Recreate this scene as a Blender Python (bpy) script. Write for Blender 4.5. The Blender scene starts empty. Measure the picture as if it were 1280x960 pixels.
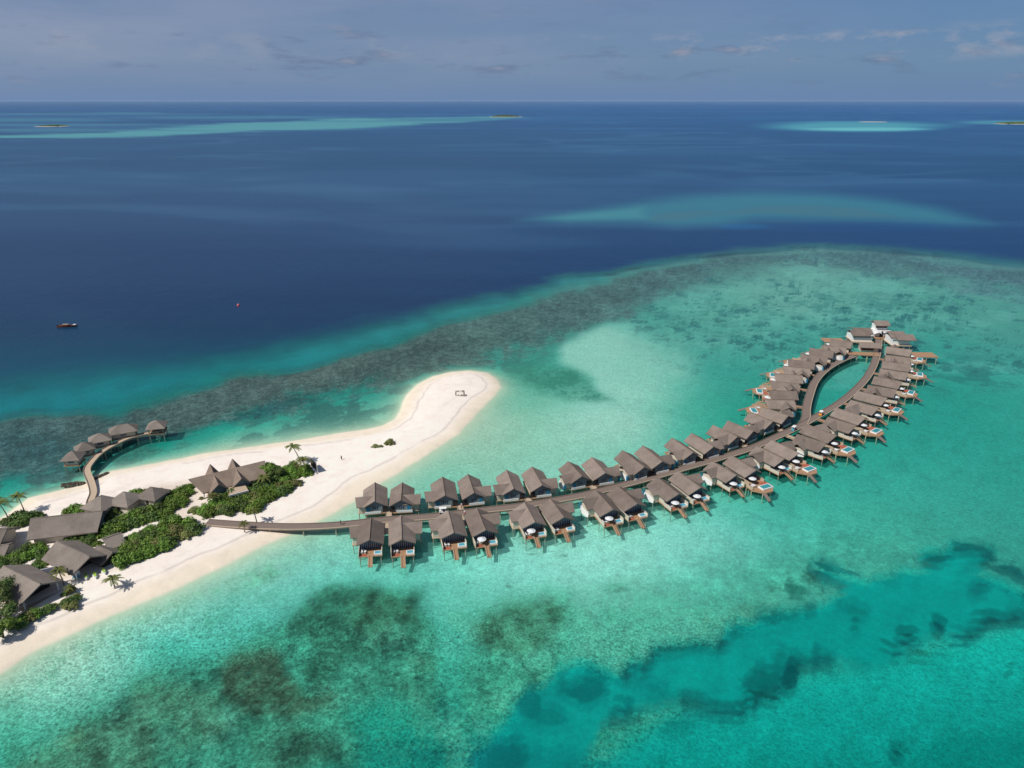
import bpy, math, random
import numpy as np
from mathutils import Vector, Matrix
R = math.radians
rnd = random.Random(7)
scene = bpy.context.scene
COL = scene.collection

# ------------------------------------------------------------------ camera
CAM_H = 120.0; PITCH = R(21.75); FPX = 887.0
cam_d = bpy.data.cameras.new('camera'); cam = bpy.data.objects.new('camera', cam_d); COL.objects.link(cam)
cam.location = (0, 0, CAM_H); cam.rotation_euler = (R(90) - PITCH, 0, 0)
cam_d.sensor_width = 36; cam_d.lens = FPX / 1280 * 36
cam_d.clip_start = 1; cam_d.clip_end = 300000
scene.camera = cam
scene.render.resolution_x = 1024; scene.render.resolution_y = 768

# ------------------------------------------------------------------ light
SUN_EL = R(50); SHX, SHY = 0.83, 0.56            # direction in which shadows fall on the ground
w = bpy.data.worlds.new('World'); scene.world = w; w.use_nodes = True
nt = w.node_tree; N = nt.nodes; Lk = nt.links; N.clear()
wo = N.new('ShaderNodeOutputWorld'); bg = N.new('ShaderNodeBackground'); sky = N.new('ShaderNodeTexSky')
sky.sky_type = 'NISHITA'; sky.sun_disc = False; sky.sun_elevation = SUN_EL
sky.sun_rotation = math.atan2(-SHX, -SHY); sky.air_density = 1.0; sky.dust_density = 0.6; sky.ozone_density = 2.0; sky.altitude = 50
bg.inputs['Strength'].default_value = 0.06
tc = N.new('ShaderNodeTexCoord'); sep = N.new('ShaderNodeSeparateXYZ'); Lk.new(tc.outputs['Generated'], sep.inputs[0])
def wmath(op, a, b=None, c=None):
    m = N.new('ShaderNodeMath'); m.operation = op
    for i, x in enumerate((a, b, c)):
        if x is None: continue
        if isinstance(x, (int, float)): m.inputs[i].default_value = x
        else: Lk.new(x, m.inputs[i])
    return m.outputs[0]
def wramp(fac, stops):
    r = N.new('ShaderNodeValToRGB'); Lk.new(fac, r.inputs[0]); e = r.color_ramp.elements
    e[0].position, e[0].color = stops[0][0], (*stops[0][1], 1); e[1].position, e[1].color = stops[-1][0], (*stops[-1][1], 1)
    for p, c in stops[1:-1]:
        x = e.new(p); x.color = (*c, 1)
    return r.outputs[0]
def wmix(f, a, b, mode='MIX'):
    m = N.new('ShaderNodeMix'); m.data_type = 'RGBA'; m.blend_type = mode
    for k, x in ((0, f), (6, a), (7, b)):
        if isinstance(x, (int, float)): m.inputs[k].default_value = x
        elif isinstance(x, tuple): m.inputs[k].default_value = (*x, 1)
        else: Lk.new(x, m.inputs[k])
    return m.outputs[2]
# moist tropical air: the low sky is duller and bluer than clear-air scattering gives
tintc = wramp(sep.outputs[2], [(0.0, (.44, .77, 1.0)), (0.06, (.44, .67, 1.0)), (0.13, (.41, .64, 1.0)), (0.4, (.85, .95, 1))])
skyc = wmix(1.0, sky.outputs[0], tintc, 'MULTIPLY')
blue = wramp(sep.outputs[2], [(0.0, (1.0, 1.0, 1.0)), (.05, (.55, .55, .55)), (.14, (.25, .25, .25)), (.4, (0, 0, 0))])
skyc = wmix(blue, skyc, (2.3, 3.9, 7.0))
# clouds: coordinates over azimuth and elevation
az = wmath('ARCTAN2', sep.outputs[0], sep.outputs[1])
el = wmath('MULTIPLY', sep.outputs[2], 1.0)
def cloudvec(sx, sy, off):
    c = N.new('ShaderNodeCombineXYZ'); Lk.new(wmath('MULTIPLY', az, sx), c.inputs[0]); Lk.new(wmath('MULTIPLY', el, sy), c.inputs[1]); c.inputs[2].default_value = off
    return c.outputs[0]
def cnoise(vec, sc, det, rough=.55):
    n = N.new('ShaderNodeTexNoise'); n.inputs['Scale'].default_value = sc; n.inputs['Detail'].default_value = det; n.inputs['Roughness'].default_value = rough
    Lk.new(vec, n.inputs['Vector']); return n.outputs[0]
veil = wramp(cnoise(cloudvec(1.6, 9, 3.1), 2.0, 5), [(.35, (0, 0, 0)), (.75, (1, 1, 1))])
side = wramp(wmath('MULTIPLY', wmath('ADD', az, .7), .714), [(.0, (1, 1, 1)), (.45, (.8, .8, .8)), (.85, (.08, .08, .08))])
veilf = wmath('MULTIPLY', wmath('MULTIPLY', wmath('ADD', wmath('MULTIPLY', veil, .55), .45), side), .95)
upf = wramp(sep.outputs[2], [(.0, (.15, .15, .15)), (.05, (.9, .9, .9)), (.2, (1, 1, 1))])
veilf = wmath('MULTIPLY', veilf, upf)
CLV = (4.9, 5.7, 7.9)
skyc = wmix(veilf, skyc, CLV)
band = wramp(sep.outputs[2], [(.012, (0, 0, 0)), (.035, (1, 1, 1)), (.07, (1, 1, 1)), (.085, (.35, .35, .35)), (.13, (.25, .25, .25)), (.3, (0, 0, 0))])
cu = cnoise(cloudvec(9, 42, 8.3), 1.5, 6, .6)
cuf = wmath('MULTIPLY', wramp(cu, [(.54, (0, 0, 0)), (.66, (1, 1, 1))]), band)
skyc = wmix(wmath('MULTIPLY', cuf, .5), skyc, (2.1, 3.0, 5.0))
cu2 = cnoise(cloudvec(9, 42, 8.38), 1.5, 6, .6)
pb = wramp(sep.outputs[2], [(.040, (0, 0, 0)), (.056, (1, 1, 1)), (.070, (1, 1, 1)), (.082, (0, 0, 0))])
rt = wramp(wmath('MULTIPLY', wmath('ADD', az, .7), .714), [(.0, (.35, .35, .35)), (.55, (.4, .4, .4)), (.72, (1, 1, 1))])
pf = cnoise(cloudvec(10, 26, 21.7), 1.5, 6, .6)
skyc = wmix(wmath('MULTIPLY', wmath('MULTIPLY', wmath('MULTIPLY', wramp(pf, [(.52, (0, 0, 0)), (.66, (1, 1, 1))]), pb), rt), .55), skyc, (6.6, 6.6, 7.6))
cuf2 = wmath('MULTIPLY', wramp(cu2, [(.62, (0, 0, 0)), (.72, (1, 1, 1))]), band)
skyc = wmix(wmath('MULTIPLY', cuf2, .38), skyc, (6.6, 6.4, 7.2))
Lk.new(skyc, bg.inputs[0]); Lk.new(bg.outputs[0], wo.inputs[0])

sl = bpy.data.lights.new('sun', 'SUN'); so = bpy.data.objects.new('sun', sl); COL.objects.link(so)
sl.energy = 4.2; sl.angle = R(0.53); sl.color = (1, .955, .89)
sd = Vector((SHX, SHY, 0)).normalized() * math.cos(SUN_EL); sd.z = -math.sin(SUN_EL)
so.rotation_euler = sd.to_track_quat('-Z', 'Y').to_euler(); so.location = (-200, -100, 300)
vs = scene.view_settings; vs.view_transform = 'Standard'; vs.look = 'None'; vs.exposure = 0; vs.gamma = 1; vs.use_curve_mapping = False
KIL = 1.02                                       # how bright a white level surface renders; used to turn observed colours into albedo

# ------------------------------------------------------------------ map chart <-> ground
cp, sp_ = math.cos(PITCH), math.sin(PITCH)
def at(px, py, z=0.0):
    x = (px - 640) / FPX; y = -(py - 480) / FPX
    d = Vector((x, cp + y * sp_, -sp_ + y * cp)); t = (z - CAM_H) / d.z
    return Vector((d.x * t, d.y * t, z))

# ------------------------------------------------------------------ noise on arrays
def _h(ix, iy, s):
    a = (ix.astype(np.int64) * 374761393 + iy.astype(np.int64) * 668265263 + s * 1442695041) & 0xffffffff
    a = ((a ^ (a >> 13)) * 1274126177) & 0xffffffff
    a = (a ^ (a >> 16)) & 0xffffff
    return a / float(0xffffff)
def vnoise(x, y, s):
    ix = np.floor(x); iy = np.floor(y); fx = x - ix; fy = y - iy
    fx = fx * fx * fx * (fx * (fx * 6 - 15) + 10); fy = fy * fy * fy * (fy * (fy * 6 - 15) + 10)
    a = _h(ix, iy, s); b = _h(ix + 1, iy, s); c = _h(ix, iy + 1, s); d = _h(ix + 1, iy + 1, s)
    return (a * (1 - fx) + b * fx) * (1 - fy) + (c * (1 - fx) + d * fx) * fy
def fbm(x, y, scale, octv=4, seed=1, rough=.55):
    t = 0; amp = 1; tot = 0; f = 1 / scale
    for o in range(octv):
        ca, sa = math.cos(o * 1.1 + .4), math.sin(o * 1.1 + .4)
        t = t + amp * vnoise((x * ca - y * sa) * f + 17.3 * o, (x * sa + y * ca) * f - 9.1 * o, seed + o * 31); tot += amp; amp *= rough; f *= 2.07
    return t / tot                               # 0..1, mean .5
def spots(x, y, cell, seed, p=.5, asp=1.0):
    out = np.zeros(np.shape(x)); X2 = x / (cell * asp); Y2 = y / cell; ix = np.floor(X2); iy = np.floor(Y2)
    for a in (-1, 0, 1):
        for b in (-1, 0, 1):
            cx = ix + a; cy = iy + b; on = _h(cx, cy, seed + 5) < p; r_ = .14 + .3 * _h(cx, cy, seed + 3) ** 1.6
            d = np.sqrt((X2 - cx - _h(cx, cy, seed)) ** 2 + (Y2 - cy - _h(cx, cy, seed + 1)) ** 2) / r_
            out = np.maximum(out, np.where(on, np.clip(1.15 - d, 0, 1) * 5, 0))
    return np.clip(out, 0, 1)
def sstep(a, b, x):
    t = np.clip((x - a) / (b - a), 0, 1); return t * t * (3 - 2 * t)
def polydist(x, y, poly, closed=True):
    """unsigned distance to polyline and inside mask"""
    n = len(poly); d = np.full(x.shape, 1e18); ins = np.zeros(x.shape, bool)
    for i in range(n if closed else n - 1):
        ax, ay = poly[i]; bx, by = poly[(i + 1) % n]
        ex, ey = bx - ax, by - ay; L = ex * ex + ey * ey + 1e-9
        t = np.clip(((x - ax) * ex + (y - ay) * ey) / L, 0, 1)
        d = np.minimum(d, (x - ax - t * ex) ** 2 + (y - ay - t * ey) ** 2)
        if closed:
            c = ((ay > y) != (by > y)) & (x < (bx - ax) * (y - ay) / ((by - ay) + (1e-12 if by == ay else 0)) + ax)
            ins ^= c
    return np.sqrt(d), ins
def sdf(x, y, poly):
    d, i = polydist(x, y, poly); return np.where(i, -d, d)
def smooth_poly(p, it=2):
    for _ in range(it):
        q = []
        for i in range(len(p)):
            a = p[i]; b = p[(i + 1) % len(p)]
            q += [(a[0] * .75 + b[0] * .25, a[1] * .75 + b[1] * .25), (a[0] * .25 + b[0] * .75, a[1] * .25 + b[1] * .75)]
        p = q
    return p

SHORE = [(-500, 790), (-200, 705), (-60, 668), (0, 648), (36, 622), (70, 614), (100, 606), (122, 594), (142, 588), (183, 581), (210, 576), (260, 566), (291, 562), (330, 556),
         (372, 550), (420, 542), (460, 536), (480, 531), (493, 524), (500, 514), (503, 503), (509, 492), (522, 480), (542, 470), (565, 464.8), (588, 463.2), (609, 465.6), (621, 473),
         (626.5, 483), (621, 492), (605, 508), (590, 525), (574, 542), (550, 558), (526, 573.5), (502, 589), (475, 605), (445, 626), (404, 649), (368, 666), (324, 684.5), (287, 704.5),
         (250, 722), (223, 736), (173, 756), (122, 778), (81, 797), (47, 813), (0, 843), (-80, 885), (-250, 980), (-500, 1150)]
SHORE_G = [tuple(at(*p).xy) for p in SHORE]

# ------------------------------------------------------------------ ground and sea
def grid_axes():
    us = np.concatenate([np.arange(-900, -260, 20), np.arange(-260, -20, 6), np.arange(-20, 1300, 1.5), np.arange(1300, 1560, 6), np.arange(1560, 2200, 20)])
    vh = 480 - FPX * math.tan(PITCH)             # the true horizon on the chart
    vs_ = [vh + .9]
    while vs_[-1] < 990:
        s = (vs_[-1] - vh); vs_.append(vs_[-1] + min(1.5, max(.35, s * .035)))
    while vs_[-1] < 1600: vs_.append(vs_[-1] + 10)
    return us, np.array(vs_)
US, VS = grid_axes()
U, V = np.meshgrid(US, VS)
dx = (U - 640) / FPX; dy = -(V - 480) / FPX
dz = -sp_ + dy * cp; T_ = -CAM_H / dz
X = dx * T_; Y = (cp + dy * sp_) * T_
del dx, dy, dz

def paint():
    """the map of the sea floor and water: observed colour, depth, mottle of bottom texture and caustic-like light"""
    persp = np.clip((V - 127) / 350, .02, 1.2)
    n1 = fbm(X, Y, 60, 4, 3) - .5; n2 = fbm(X, Y, 60, 4, 11) - .5
    f1 = fbm(X, Y, 14, 4, 21) - .5; f2 = fbm(X, Y, 14, 4, 27) - .5
    u = U + 60 * n1 * persp + 10 * f1 * persp; v = V + 36 * n2 * persp + 8 * f2 * persp
    P = [(-100, 960, 50, 160, 135), (0, 900, 70, 178, 150), (30, 870, 100, 200, 170), (100, 820, 125, 208, 180), (200, 770, 100, 205, 178), (200, 800, 60, 190, 165), (300, 725, 95, 200, 175), (300, 760, 70, 192, 168),
         (400, 680, 100, 205, 180), (420, 710, 80, 200, 175), (500, 720, 78, 200, 174), (600, 730, 95, 208, 183), (700, 720, 112, 216, 192), (800, 690, 115, 216, 192), (900, 680, 92, 204, 180),
         (1000, 650, 58, 182, 158), (1100, 620, 50, 165, 145), (1200, 600, 45, 157, 140), (1270, 560, 40, 152, 136), (1270, 460, 55, 162, 145), (1200, 500, 36, 147, 131), (1180, 440, 45, 152, 136),
         (1100, 385, 80, 165, 146), (1000, 370, 95, 175, 155), (900, 390, 82, 170, 150), (1200, 400, 70, 160, 142), (1280, 400, 70, 150, 135), (1000, 430, 60, 160, 142), (900, 450, 55, 156, 140), (950, 510, 32, 148, 128),
         (870, 500, 60, 170, 146), (850, 545, 75, 182, 156), (720, 525, 124, 208, 182), (790, 530, 120, 204, 178), (750, 555, 116, 202, 174), (650, 560, 115, 198, 168), (600, 575, 118, 198, 168), (540, 600, 100, 196, 166), (620, 520, 125, 198, 168), (660, 520, 105, 190, 160),
         (660, 475, 62, 160, 135), (620, 450, 40, 150, 130), (560, 445, 38, 125, 112), (500, 470, 30, 130, 115), (450, 500, 28, 140, 124), (450, 520, 95, 178, 150), (400, 520, 35, 150, 130), (400, 538, 105, 182, 155),
         (300, 540, 40, 150, 130), (300, 552, 100, 182, 155), (200, 560, 30, 145, 128), (200, 572, 92, 178, 152), (120, 575, 28, 140, 125), (60, 580, 20, 138, 125), (60, 605, 60, 165, 142), (0, 600, 15, 130, 118), (0, 630, 40, 150, 130),
         (1060, 490, 38, 152, 136), (700, 440, 60, 150, 132), (300, 850, 60, 165, 140), (150, 900, 62, 168, 142), (420, 850, 48, 158, 134), (500, 900, 25, 140, 118), (620, 850, 50, 162, 136), (700, 780, 80, 180, 152),
         (800, 770, 78, 180, 154), (950, 720, 62, 172, 150), (1100, 690, 54, 160, 140), (1250, 640, 46, 152, 136), (1250, 700, 48, 150, 134), (550, 780, 62, 178, 152), (400, 960, 30, 140, 118), (200, 980, 40, 150, 126),
         (560, 960, 8, 122, 108), (1100, 560, 40, 160, 142), (820, 600, 85, 200, 172), (900, 560, 55, 175, 150), (500, 640, 100, 200, 172), (620, 650, 100, 204, 178), (1500, 500, 40, 150, 135), (1500, 700, 40, 145, 130), (-200, 600, 18, 130, 118), (-200, 900, 60, 165, 140)]
    P = np.array(P, float); k_ = np.clip((P[:, 3] - 150) / 45, 0, 1.15); P[:, 2] += 14 * k_; P[:, 3] -= 12 * k_; P[:, 4] -= 5 * k_; m_ = (P[:, 3] < 172) & (P[:, 3] > 135) & (P[:, 0] > 780); P[m_, 3] -= 4; P[m_, 4] -= 4; px = P[:, 0]; py = P[:, 1] * 1.7
    A = np.sqrt((px[:, None] - px) ** 2 + (py[:, None] - py) ** 2 + 400); n = len(px)
    M = np.zeros((n + 1, n + 1)); M[:n, :n] = A + np.eye(n) * -6; M[:n, n] = 1; M[n, :n] = 1
    W = np.linalg.solve(M, np.vstack([P[:, 2:], np.zeros((1, 3))]))
    C = np.zeros(u.shape + (3,)) + W[n]
    for k in range(n): C += np.sqrt((u - px[k]) ** 2 + (v * 1.7 - py[k]) ** 2 + 400)[..., None] * W[k]
    C = np.clip(C, 2, 235)
    depth = np.full(u.shape, 2.1) + 1.2 * n1
    mot = np.full(u.shape, .35)
    def mixc(f, c):
        nonlocal C
        C = C * (1 - f[..., None]) + np.asarray(c, float) * f[..., None]
    gn = fbm(X, Y, 9, 4, 51); gn2 = fbm(X, Y, 3.2, 3, 61); gl = fbm(X, Y, 35, 4, 71); h5 = fbm(X, Y, 3.6, 5, 221, .78); g5 = fbm(X, Y, 8, 6, 131, .72); g6 = fbm(X, Y, 2.6, 4, 141, .75)
    # coral heads scattered over the upper lagoon
    e = lambda cx, cy, rx, ry, a=0: np.sqrt((((u - cx) * math.cos(R(a)) + (v - cy) * math.sin(R(a))) / rx) ** 2 + ((-(u - cx) * math.sin(R(a)) + (v - cy) * math.cos(R(a))) / ry) ** 2)
    up = np.clip(1.25 - e(1040, 385, 290, 75, 2), 0, 1) ** .6
    mixc(.35 * up * sstep(.565, .60, g5 + .25 * (gl - .5)), (44, 112, 104)); mixc(.4 * up * sstep(.52, .62, gl) * sstep(.48, .56, g5), (58, 128, 118))
    mixc(.3 * up * sstep(.53, .6, g6), (60, 132, 120))
    xj = X + 7 * (g5 - .5) + 5 * (g6 - .5) + 8 * (gn - .5); yj = Y + 14 * (g5 - .5) + 10 * (g6 - .5)
    sp1 = spots(xj, yj, 10, 301, .40, 1.15) * sstep(.36, .5, gl); sp2 = spots(xj, yj, 5.5, 311, .42, 1.2); sp3 = spots(xj, yj, 24, 321, .25, 1.3)
    up2 = sstep(.0, .35, up); mixc(.3 * up2 * sstep(.5, .6, fbm(X * .8, Y, 22, 4, 341)), (112, 182, 168)); mixc(.3 * up2 * sp3 * sstep(.44, .52, g5), (66, 134, 124)); mixc(.86 * up2 * sp1, (38, 100, 98)); mixc(.75 * up2 * sp2 * sstep(.44, .52, gl), (42, 108, 103)); lag = sstep(830, 930, U) * sstep(430, 460, V) * sstep(700, 640, V); mixc(.22 * lag * sp1, (36, 116, 106)); mixc(.22 * lag * sp2, (40, 120, 108))
    rr = np.clip(1.2 - e(1230, 465, 90, 24), 0, 1) ** .6
    mixc(.6 * rr * sstep(.48, .6, gn), (35, 100, 96))
    # edge of the reef flat: brown coral band
    top = np.interp(u, [-400, 0, 125, 250, 375, 500, 640, 720, 812, 919, 1025, 1131, 1280, 1500], [620, 522, 503, 478, 452, 420, 382, 357, 335, 316, 310, 316, 333, 360])
    bot = np.interp(u, [-400, 0, 60, 125, 250, 375, 450, 500, 560, 640, 700, 800, 900, 1000, 1131, 1280, 1500], [700, 600, 585, 560, 540, 512, 500, 487, 470, 450, 432, 388, 350, 338, 348, 372, 400])
    s1 = (v - top); s2 = (bot - v)
    wob = (gl - .5) * 34 * persp
    band = sstep(-5, 9, s1) * sstep(-14, 22, s2 + wob + 44 * persp * (g5 - .5))
    bc = np.stack([np.interp(u, [0, 400, 640, 900, 1280], [66, 72, 70, 66, 72]), np.interp(u, [0, 400, 640, 900, 1280], [88, 85, 96, 100, 106]), np.interp(u, [0, 400, 640, 900, 1280], [86, 80, 90, 98, 110])], -1)
    bc = bc * (1 + .5 * (g5 - .5) + .9 * (g6 - .5) + .3 * (gl - .5))[..., None]
    tealin = sstep(.56, .68, gn * .6 + gl * .4) * sstep(35, 0, s2) * .8
    f = band * (.93 - tealin)
    C = C * (1 - f[..., None]) + bc * f[..., None]
    mot = np.maximum(mot, band * .9)
    # ragged coral fringe inside the band
    fr = sstep(-55, -8, s2 * 1.0) * sstep(6, -4, s2)
    mixc(.75 * fr * sstep(.5, .6, gn + .25 * (gl - .5)) * sstep(760, 560, U), (45, 90, 85))
    # sand clouds and darker patches
    def blob(cx, cy, rx, ry, a, c, k, soft=.5, nz=.5, thr=None):
        d = e(cx, cy, rx, ry, a) + nz * (gl - .5) * 1.0 + .5 * nz * (gn - .5) + nz * 2.2 * (g5 - .5) + nz * 1.2 * (g6 - .5)
        f = sstep(1 + soft, 1 - soft, d) * k
        if thr is not None: f = f * (.10 + .90 * sstep(thr - .05, thr + .03, g5 * .55 + g6 * .2 + gl * .25 + .10 * (f - .5))); c = (np.array(c, float) * (1 + .9 * (g6 - .5) + .8 * (g5 - .5))[..., None])
        mixc(f, c)
    sb = smooth_poly([(704, 434), (728, 420), (762, 404), (812, 408), (862, 428), (868, 462), (845, 492), (800, 512), (770, 505), (748, 485), (745, 470), (722, 460), (706, 450)], 2)
    ds = sdf(u * .7 + U * .3 + 10 * (g5 - .5), v * .7 + V * .3 + 8 * (g5 - .5), sb)
    ur = sstep(740, 860, U); mixc(sstep(10 + 16 * ur, -8 - 30 * ur, ds) * (.9 - .25 * sstep(.5, .6, gl) * ur), (136, 192, 174))
    mixc(sstep(8, -10, sdf(u, v, [(640, 462), (680, 456), (715, 458), (735, 472), (758, 500), (735, 505), (700, 502), (665, 492), (640, 478)])) * (.35 + .6 * sstep(.43, .52, g5 * .5 + h5 * .5)), (50, 124, 104))
    pass
    for a in [(30, 560, 50, 26, -10), (60, 592, 40, 10, -12), (150, 590, 1, 1, 0)]:
        blob(*a[:5], (48, 84, 84), .9, .35, .7, .44)
    blob(165, 562, 38, 10, -12, (40, 100, 88), .85, .4, .6, .42); blob(225, 548, 45, 9, -8, (45, 105, 92), .7, .4, .6, .45)
    blob(335, 512, 65, 8, -10, (38, 80, 80), .8, .4, .6, .45)
    # seagrass and coral beds of the near lagoon
    dk = (40, 104, 84); dk2 = (48, 82, 64)
    jj1 = fbm(X, Y, 5, 5, 201, .72) - .5; jj2 = fbm(X, Y, 5, 5, 211, .72) - .5
    uw = U + 34 * f1 + 22 * n1 + 16 * jj1; vw = V + 26 * f2 + 12 * n2 + 12 * jj2
    h5 = fbm(X, Y, 3.6, 5, 221, .78)
    def bed(poly, c, k, thr=.47, edge=9):
        d = sdf(uw, vw, [(a / 2, b / 2 + 640) for a, b in poly]); f = sstep(edge, -edge * 1.4, d)
        f = f * k * (.25 + .75 * sstep(thr - .05, thr + .02, g5 * .30 + h5 * .42 + g6 * .13 + gl * .15 + .10 * (f - .5)))
        mixc(f, np.array(c, float) * (1.06 + 1.3 * (h5 - .5) + .9 * (g6 - .5) + .5 * (g5 - .5))[..., None])
    bed([(560, 330), (700, 230), (840, 170), (1040, 180), (1090, 270), (1060, 400), (900, 480), (880, 640), (500, 700), (0, 700), (0, 610), (200, 500), (420, 380)], (48, 120, 98), .92, .38, 18)
    bed([(1150, 420), (1200, 260), (1290, 190), (1420, 190), (1430, 320), (1400, 400), (1300, 520), (1100, 560), (1020, 480), (960, 400), (1000, 330)], (52, 132, 108), .78, .42, 20)
    bed([(0, 640), (60, 600), (130, 560), (210, 510), (300, 480), (340, 430), (450, 400), (540, 420), (560, 470), (600, 500), (560, 560), (440, 600), (380, 640), (300, 700), (0, 700)], (58, 106, 84), .92, .425, 14)
    bed([(720, 235), (800, 180), (880, 175), (960, 185), (1030, 190), (1040, 230), (1075, 265), (1060, 300), (1000, 310), (950, 340), (880, 360), (840, 400), (790, 420), (770, 400), (760, 360), (800, 330), (760, 300), (700, 280)], (42, 100, 80), .95, .415)
    bed([(830, 215), (900, 190), (1020, 200), (1040, 250), (960, 290), (860, 280)], (46, 88, 68), .7, .47)
    bed([(545, 400), (560, 360), (600, 320), (660, 310), (700, 330), (715, 380), (740, 400), (760, 440), (830, 430), (845, 470), (800, 490), (700, 500), (640, 495), (580, 470), (545, 440)], (52, 82, 64), .97, .41)
    bed([(630, 550), (670, 500), (740, 495), (830, 560), (835, 600), (800, 620), (740, 640), (660, 630), (640, 590)], (42, 90, 72), .95, .415)
    bed([(600, 480), (700, 470), (720, 520), (640, 560), (590, 530)], (44, 110, 88), .7, .45)
    bed([(370, 500), (430, 480), (450, 540), (430, 600), (370, 600)], (44, 104, 84), .7, .45); bed([(120, 560), (180, 530), (220, 545), (160, 580)], (58, 88, 66), .8, .43); bed([(40, 625), (180, 600), (330, 590), (330, 640), (60, 680)], (50, 96, 76), .8, .45); bed([(0, 560), (35, 545), (50, 580), (0, 600)], (50, 120, 96), .8, .4)
    bed([(1180, 300), (1200, 260), (1270, 205), (1330, 195), (1390, 200), (1415, 280), (1370, 330), (1320, 345), (1270, 345), (1220, 330)], (50, 98, 76), .92, .44)
    bed([(1005, 330), (1040, 330), (1080, 350), (1070, 385), (1030, 370)], (44, 92, 72), .9, .42); bed([(1075, 280), (1110, 290), (1105, 315), (1070, 305)], (48, 112, 90), .8, .4); bed([(960, 370), (1040, 400), (1100, 460), (1060, 490), (980, 440)], (50, 120, 96), .7, .48)
    bed([(1090, 440), (1160, 440), (1180, 500), (1120, 520), (1080, 490)], (22, 116, 102), .6, .45); bed([(880, 560), (1000, 540), (1180, 550), (1190, 600), (1060, 620), (900, 620)], (16, 108, 96), .75, .46, 14); bed([(1190, 560), (1280, 530), (1400, 560), (1400, 700), (1200, 700)], (8, 104, 100), .7, .4, 14)
    bed([(1290, 430), (1330, 420), (1350, 440), (1300, 460)], (50, 120, 96), .5, .45); bed([(1490, 245), (1600, 250), (1640, 270), (1500, 280)], (62, 140, 116), .6, .46)
    for a in [(310, 705, 62, 9, -24, (84, 158, 128), .6), (350, 684, 40, 6, -26, (86, 160, 132), .55), (210, 745, 60, 6, -26, (104, 170, 140), .45), (500, 705, 14, 4, 0, (70, 160, 134), .5), (765, 735, 20, 6, 0, (70, 150, 124), .5),
              (930, 770, 40, 12, -10, (60, 120, 96), .5), (885, 772, 8, 6, 0, (74, 92, 70), .8), (980, 735, 22, 12, 0, (40, 110, 92), .6), (1010, 722, 20, 8, 0, (36, 104, 88), .7)]:
        blob(a[0], a[1], a[2], a[3], a[4], a[5], a[6], .45, 1.0, .45)
    nb = sstep(700, 760, V + (U - 640) * .0) * sstep(1250, 1050, U)
    mixc(.42 * nb * sstep(.5, .6, g6 * .6 + g5 * .4), (44, 112, 90)); mixc(.3 * nb * sstep(.5, .58, fbm(X, Y, 4, 5, 151, .7)) * sstep(.48, .6, gl), (100, 186, 158))
    mot = np.maximum(mot, sstep(700, 800, V) * .85)
    # speckled reef slope above the channel
    blob(900, 745, 260, 40, -14, (70, 158, 134), .35, .5, .6, .45)
    # the deeper channel
    ch = [(560, 1010), (600, 945), (628, 905), (640, 872), (660, 858), (682, 852), (705, 832), (730, 826), (752, 838), (785, 842), (805, 822), (812, 806), (850, 800), (895, 800), (912, 782), (922, 768), (955, 762), (990, 760), (1030, 748), (1058, 734),
          (1030, 720), (1014, 706), (1045, 710), (1090, 722), (1130, 716), (1165, 710), (1152, 690), (1178, 682), (1205, 674), (1245, 682), (1225, 695), (1222, 716), (1255, 722), (1300, 740), (1500, 760),
          (1500, 780), (1300, 782), (1268, 770), (1205, 796), (1170, 802), (1140, 806), (1090, 830), (1040, 828), (1000, 832), (992, 850), (950, 872), (915, 890), (880, 884), (840, 880), (790, 892), (765, 908), (745, 930), (728, 950), (700, 1010)]
    j1 = fbm(X, Y, 5, 4, 161, .7) - .5; j2 = fbm(X, Y, 5, 4, 171, .7) - .5; dc = sdf(U + 30 * f1 * persp + 14 * n1 + 16 * j1, V + 26 * f2 * persp + 10 * n2 + 14 * j2, ch)
    below = sstep(0, 1, sstep(-30, 30, (V - np.interp(U, [560, 700, 840, 1000, 1140, 1280], [1000, 985, 890, 838, 808, 776]))))
    lower = np.stack([np.interp(V, [780, 850, 960], [16, 14, 6]), np.interp(V + (U - 900) * .12, [780, 880, 960, 1010], [168, 154, 138, 120]), np.interp(V + (U - 900) * .12, [780, 880, 960, 1010], [150, 140, 126, 110])], -1)
    fl = (below * sstep(640, 720, U + (V - 900) * .4))
    C = C * (1 - fl[..., None]) + lower * fl[..., None]
    lowr = sstep(10, 60, V - np.interp(U, [560, 700, 840, 1000, 1140, 1280], [880, 860, 830, 770, 740, 720])); mixc(sstep(2 + 2 * lowr, -4 - 6 * lowr, dc) * .93, (4, 150, 138))
    mixc(sstep(.5, .66, gl) * sstep(-4, -25, dc) * .35, (4, 128, 120)); mixc(np.exp(-((dc + 6) / 9.0) ** 2) * .3 * (1 - lowr), (6, 118, 112)); mixc(sstep(0, -4, dc) * spots(X + 4 * (g5 - .5), Y + 4 * (g6 - .5), 10, 331, .10) * .5, (6, 98, 94))
    g25 = fbm(X, Y, 22, 4, 181); rim = np.exp(-((dc + 4) / 8.0) ** 2) * sstep(.43, .47, g25 * .4 + g5 * .4 + g6 * .2) * sstep(.40, .47, g25)
    mixc(rim * .9, (10, 82, 80))
    C = C * (1 + (.16 * (g6 - .5) + .14 * (g5 - .5)) * sstep(600, 700, V) + .1 * (g6 - .5) * sstep(420, 560, V))[..., None]; mot = np.where(fl > .5, mot * .7, mot); mot = mot * (1 - .7 * sstep(5, -14, dc))
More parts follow.
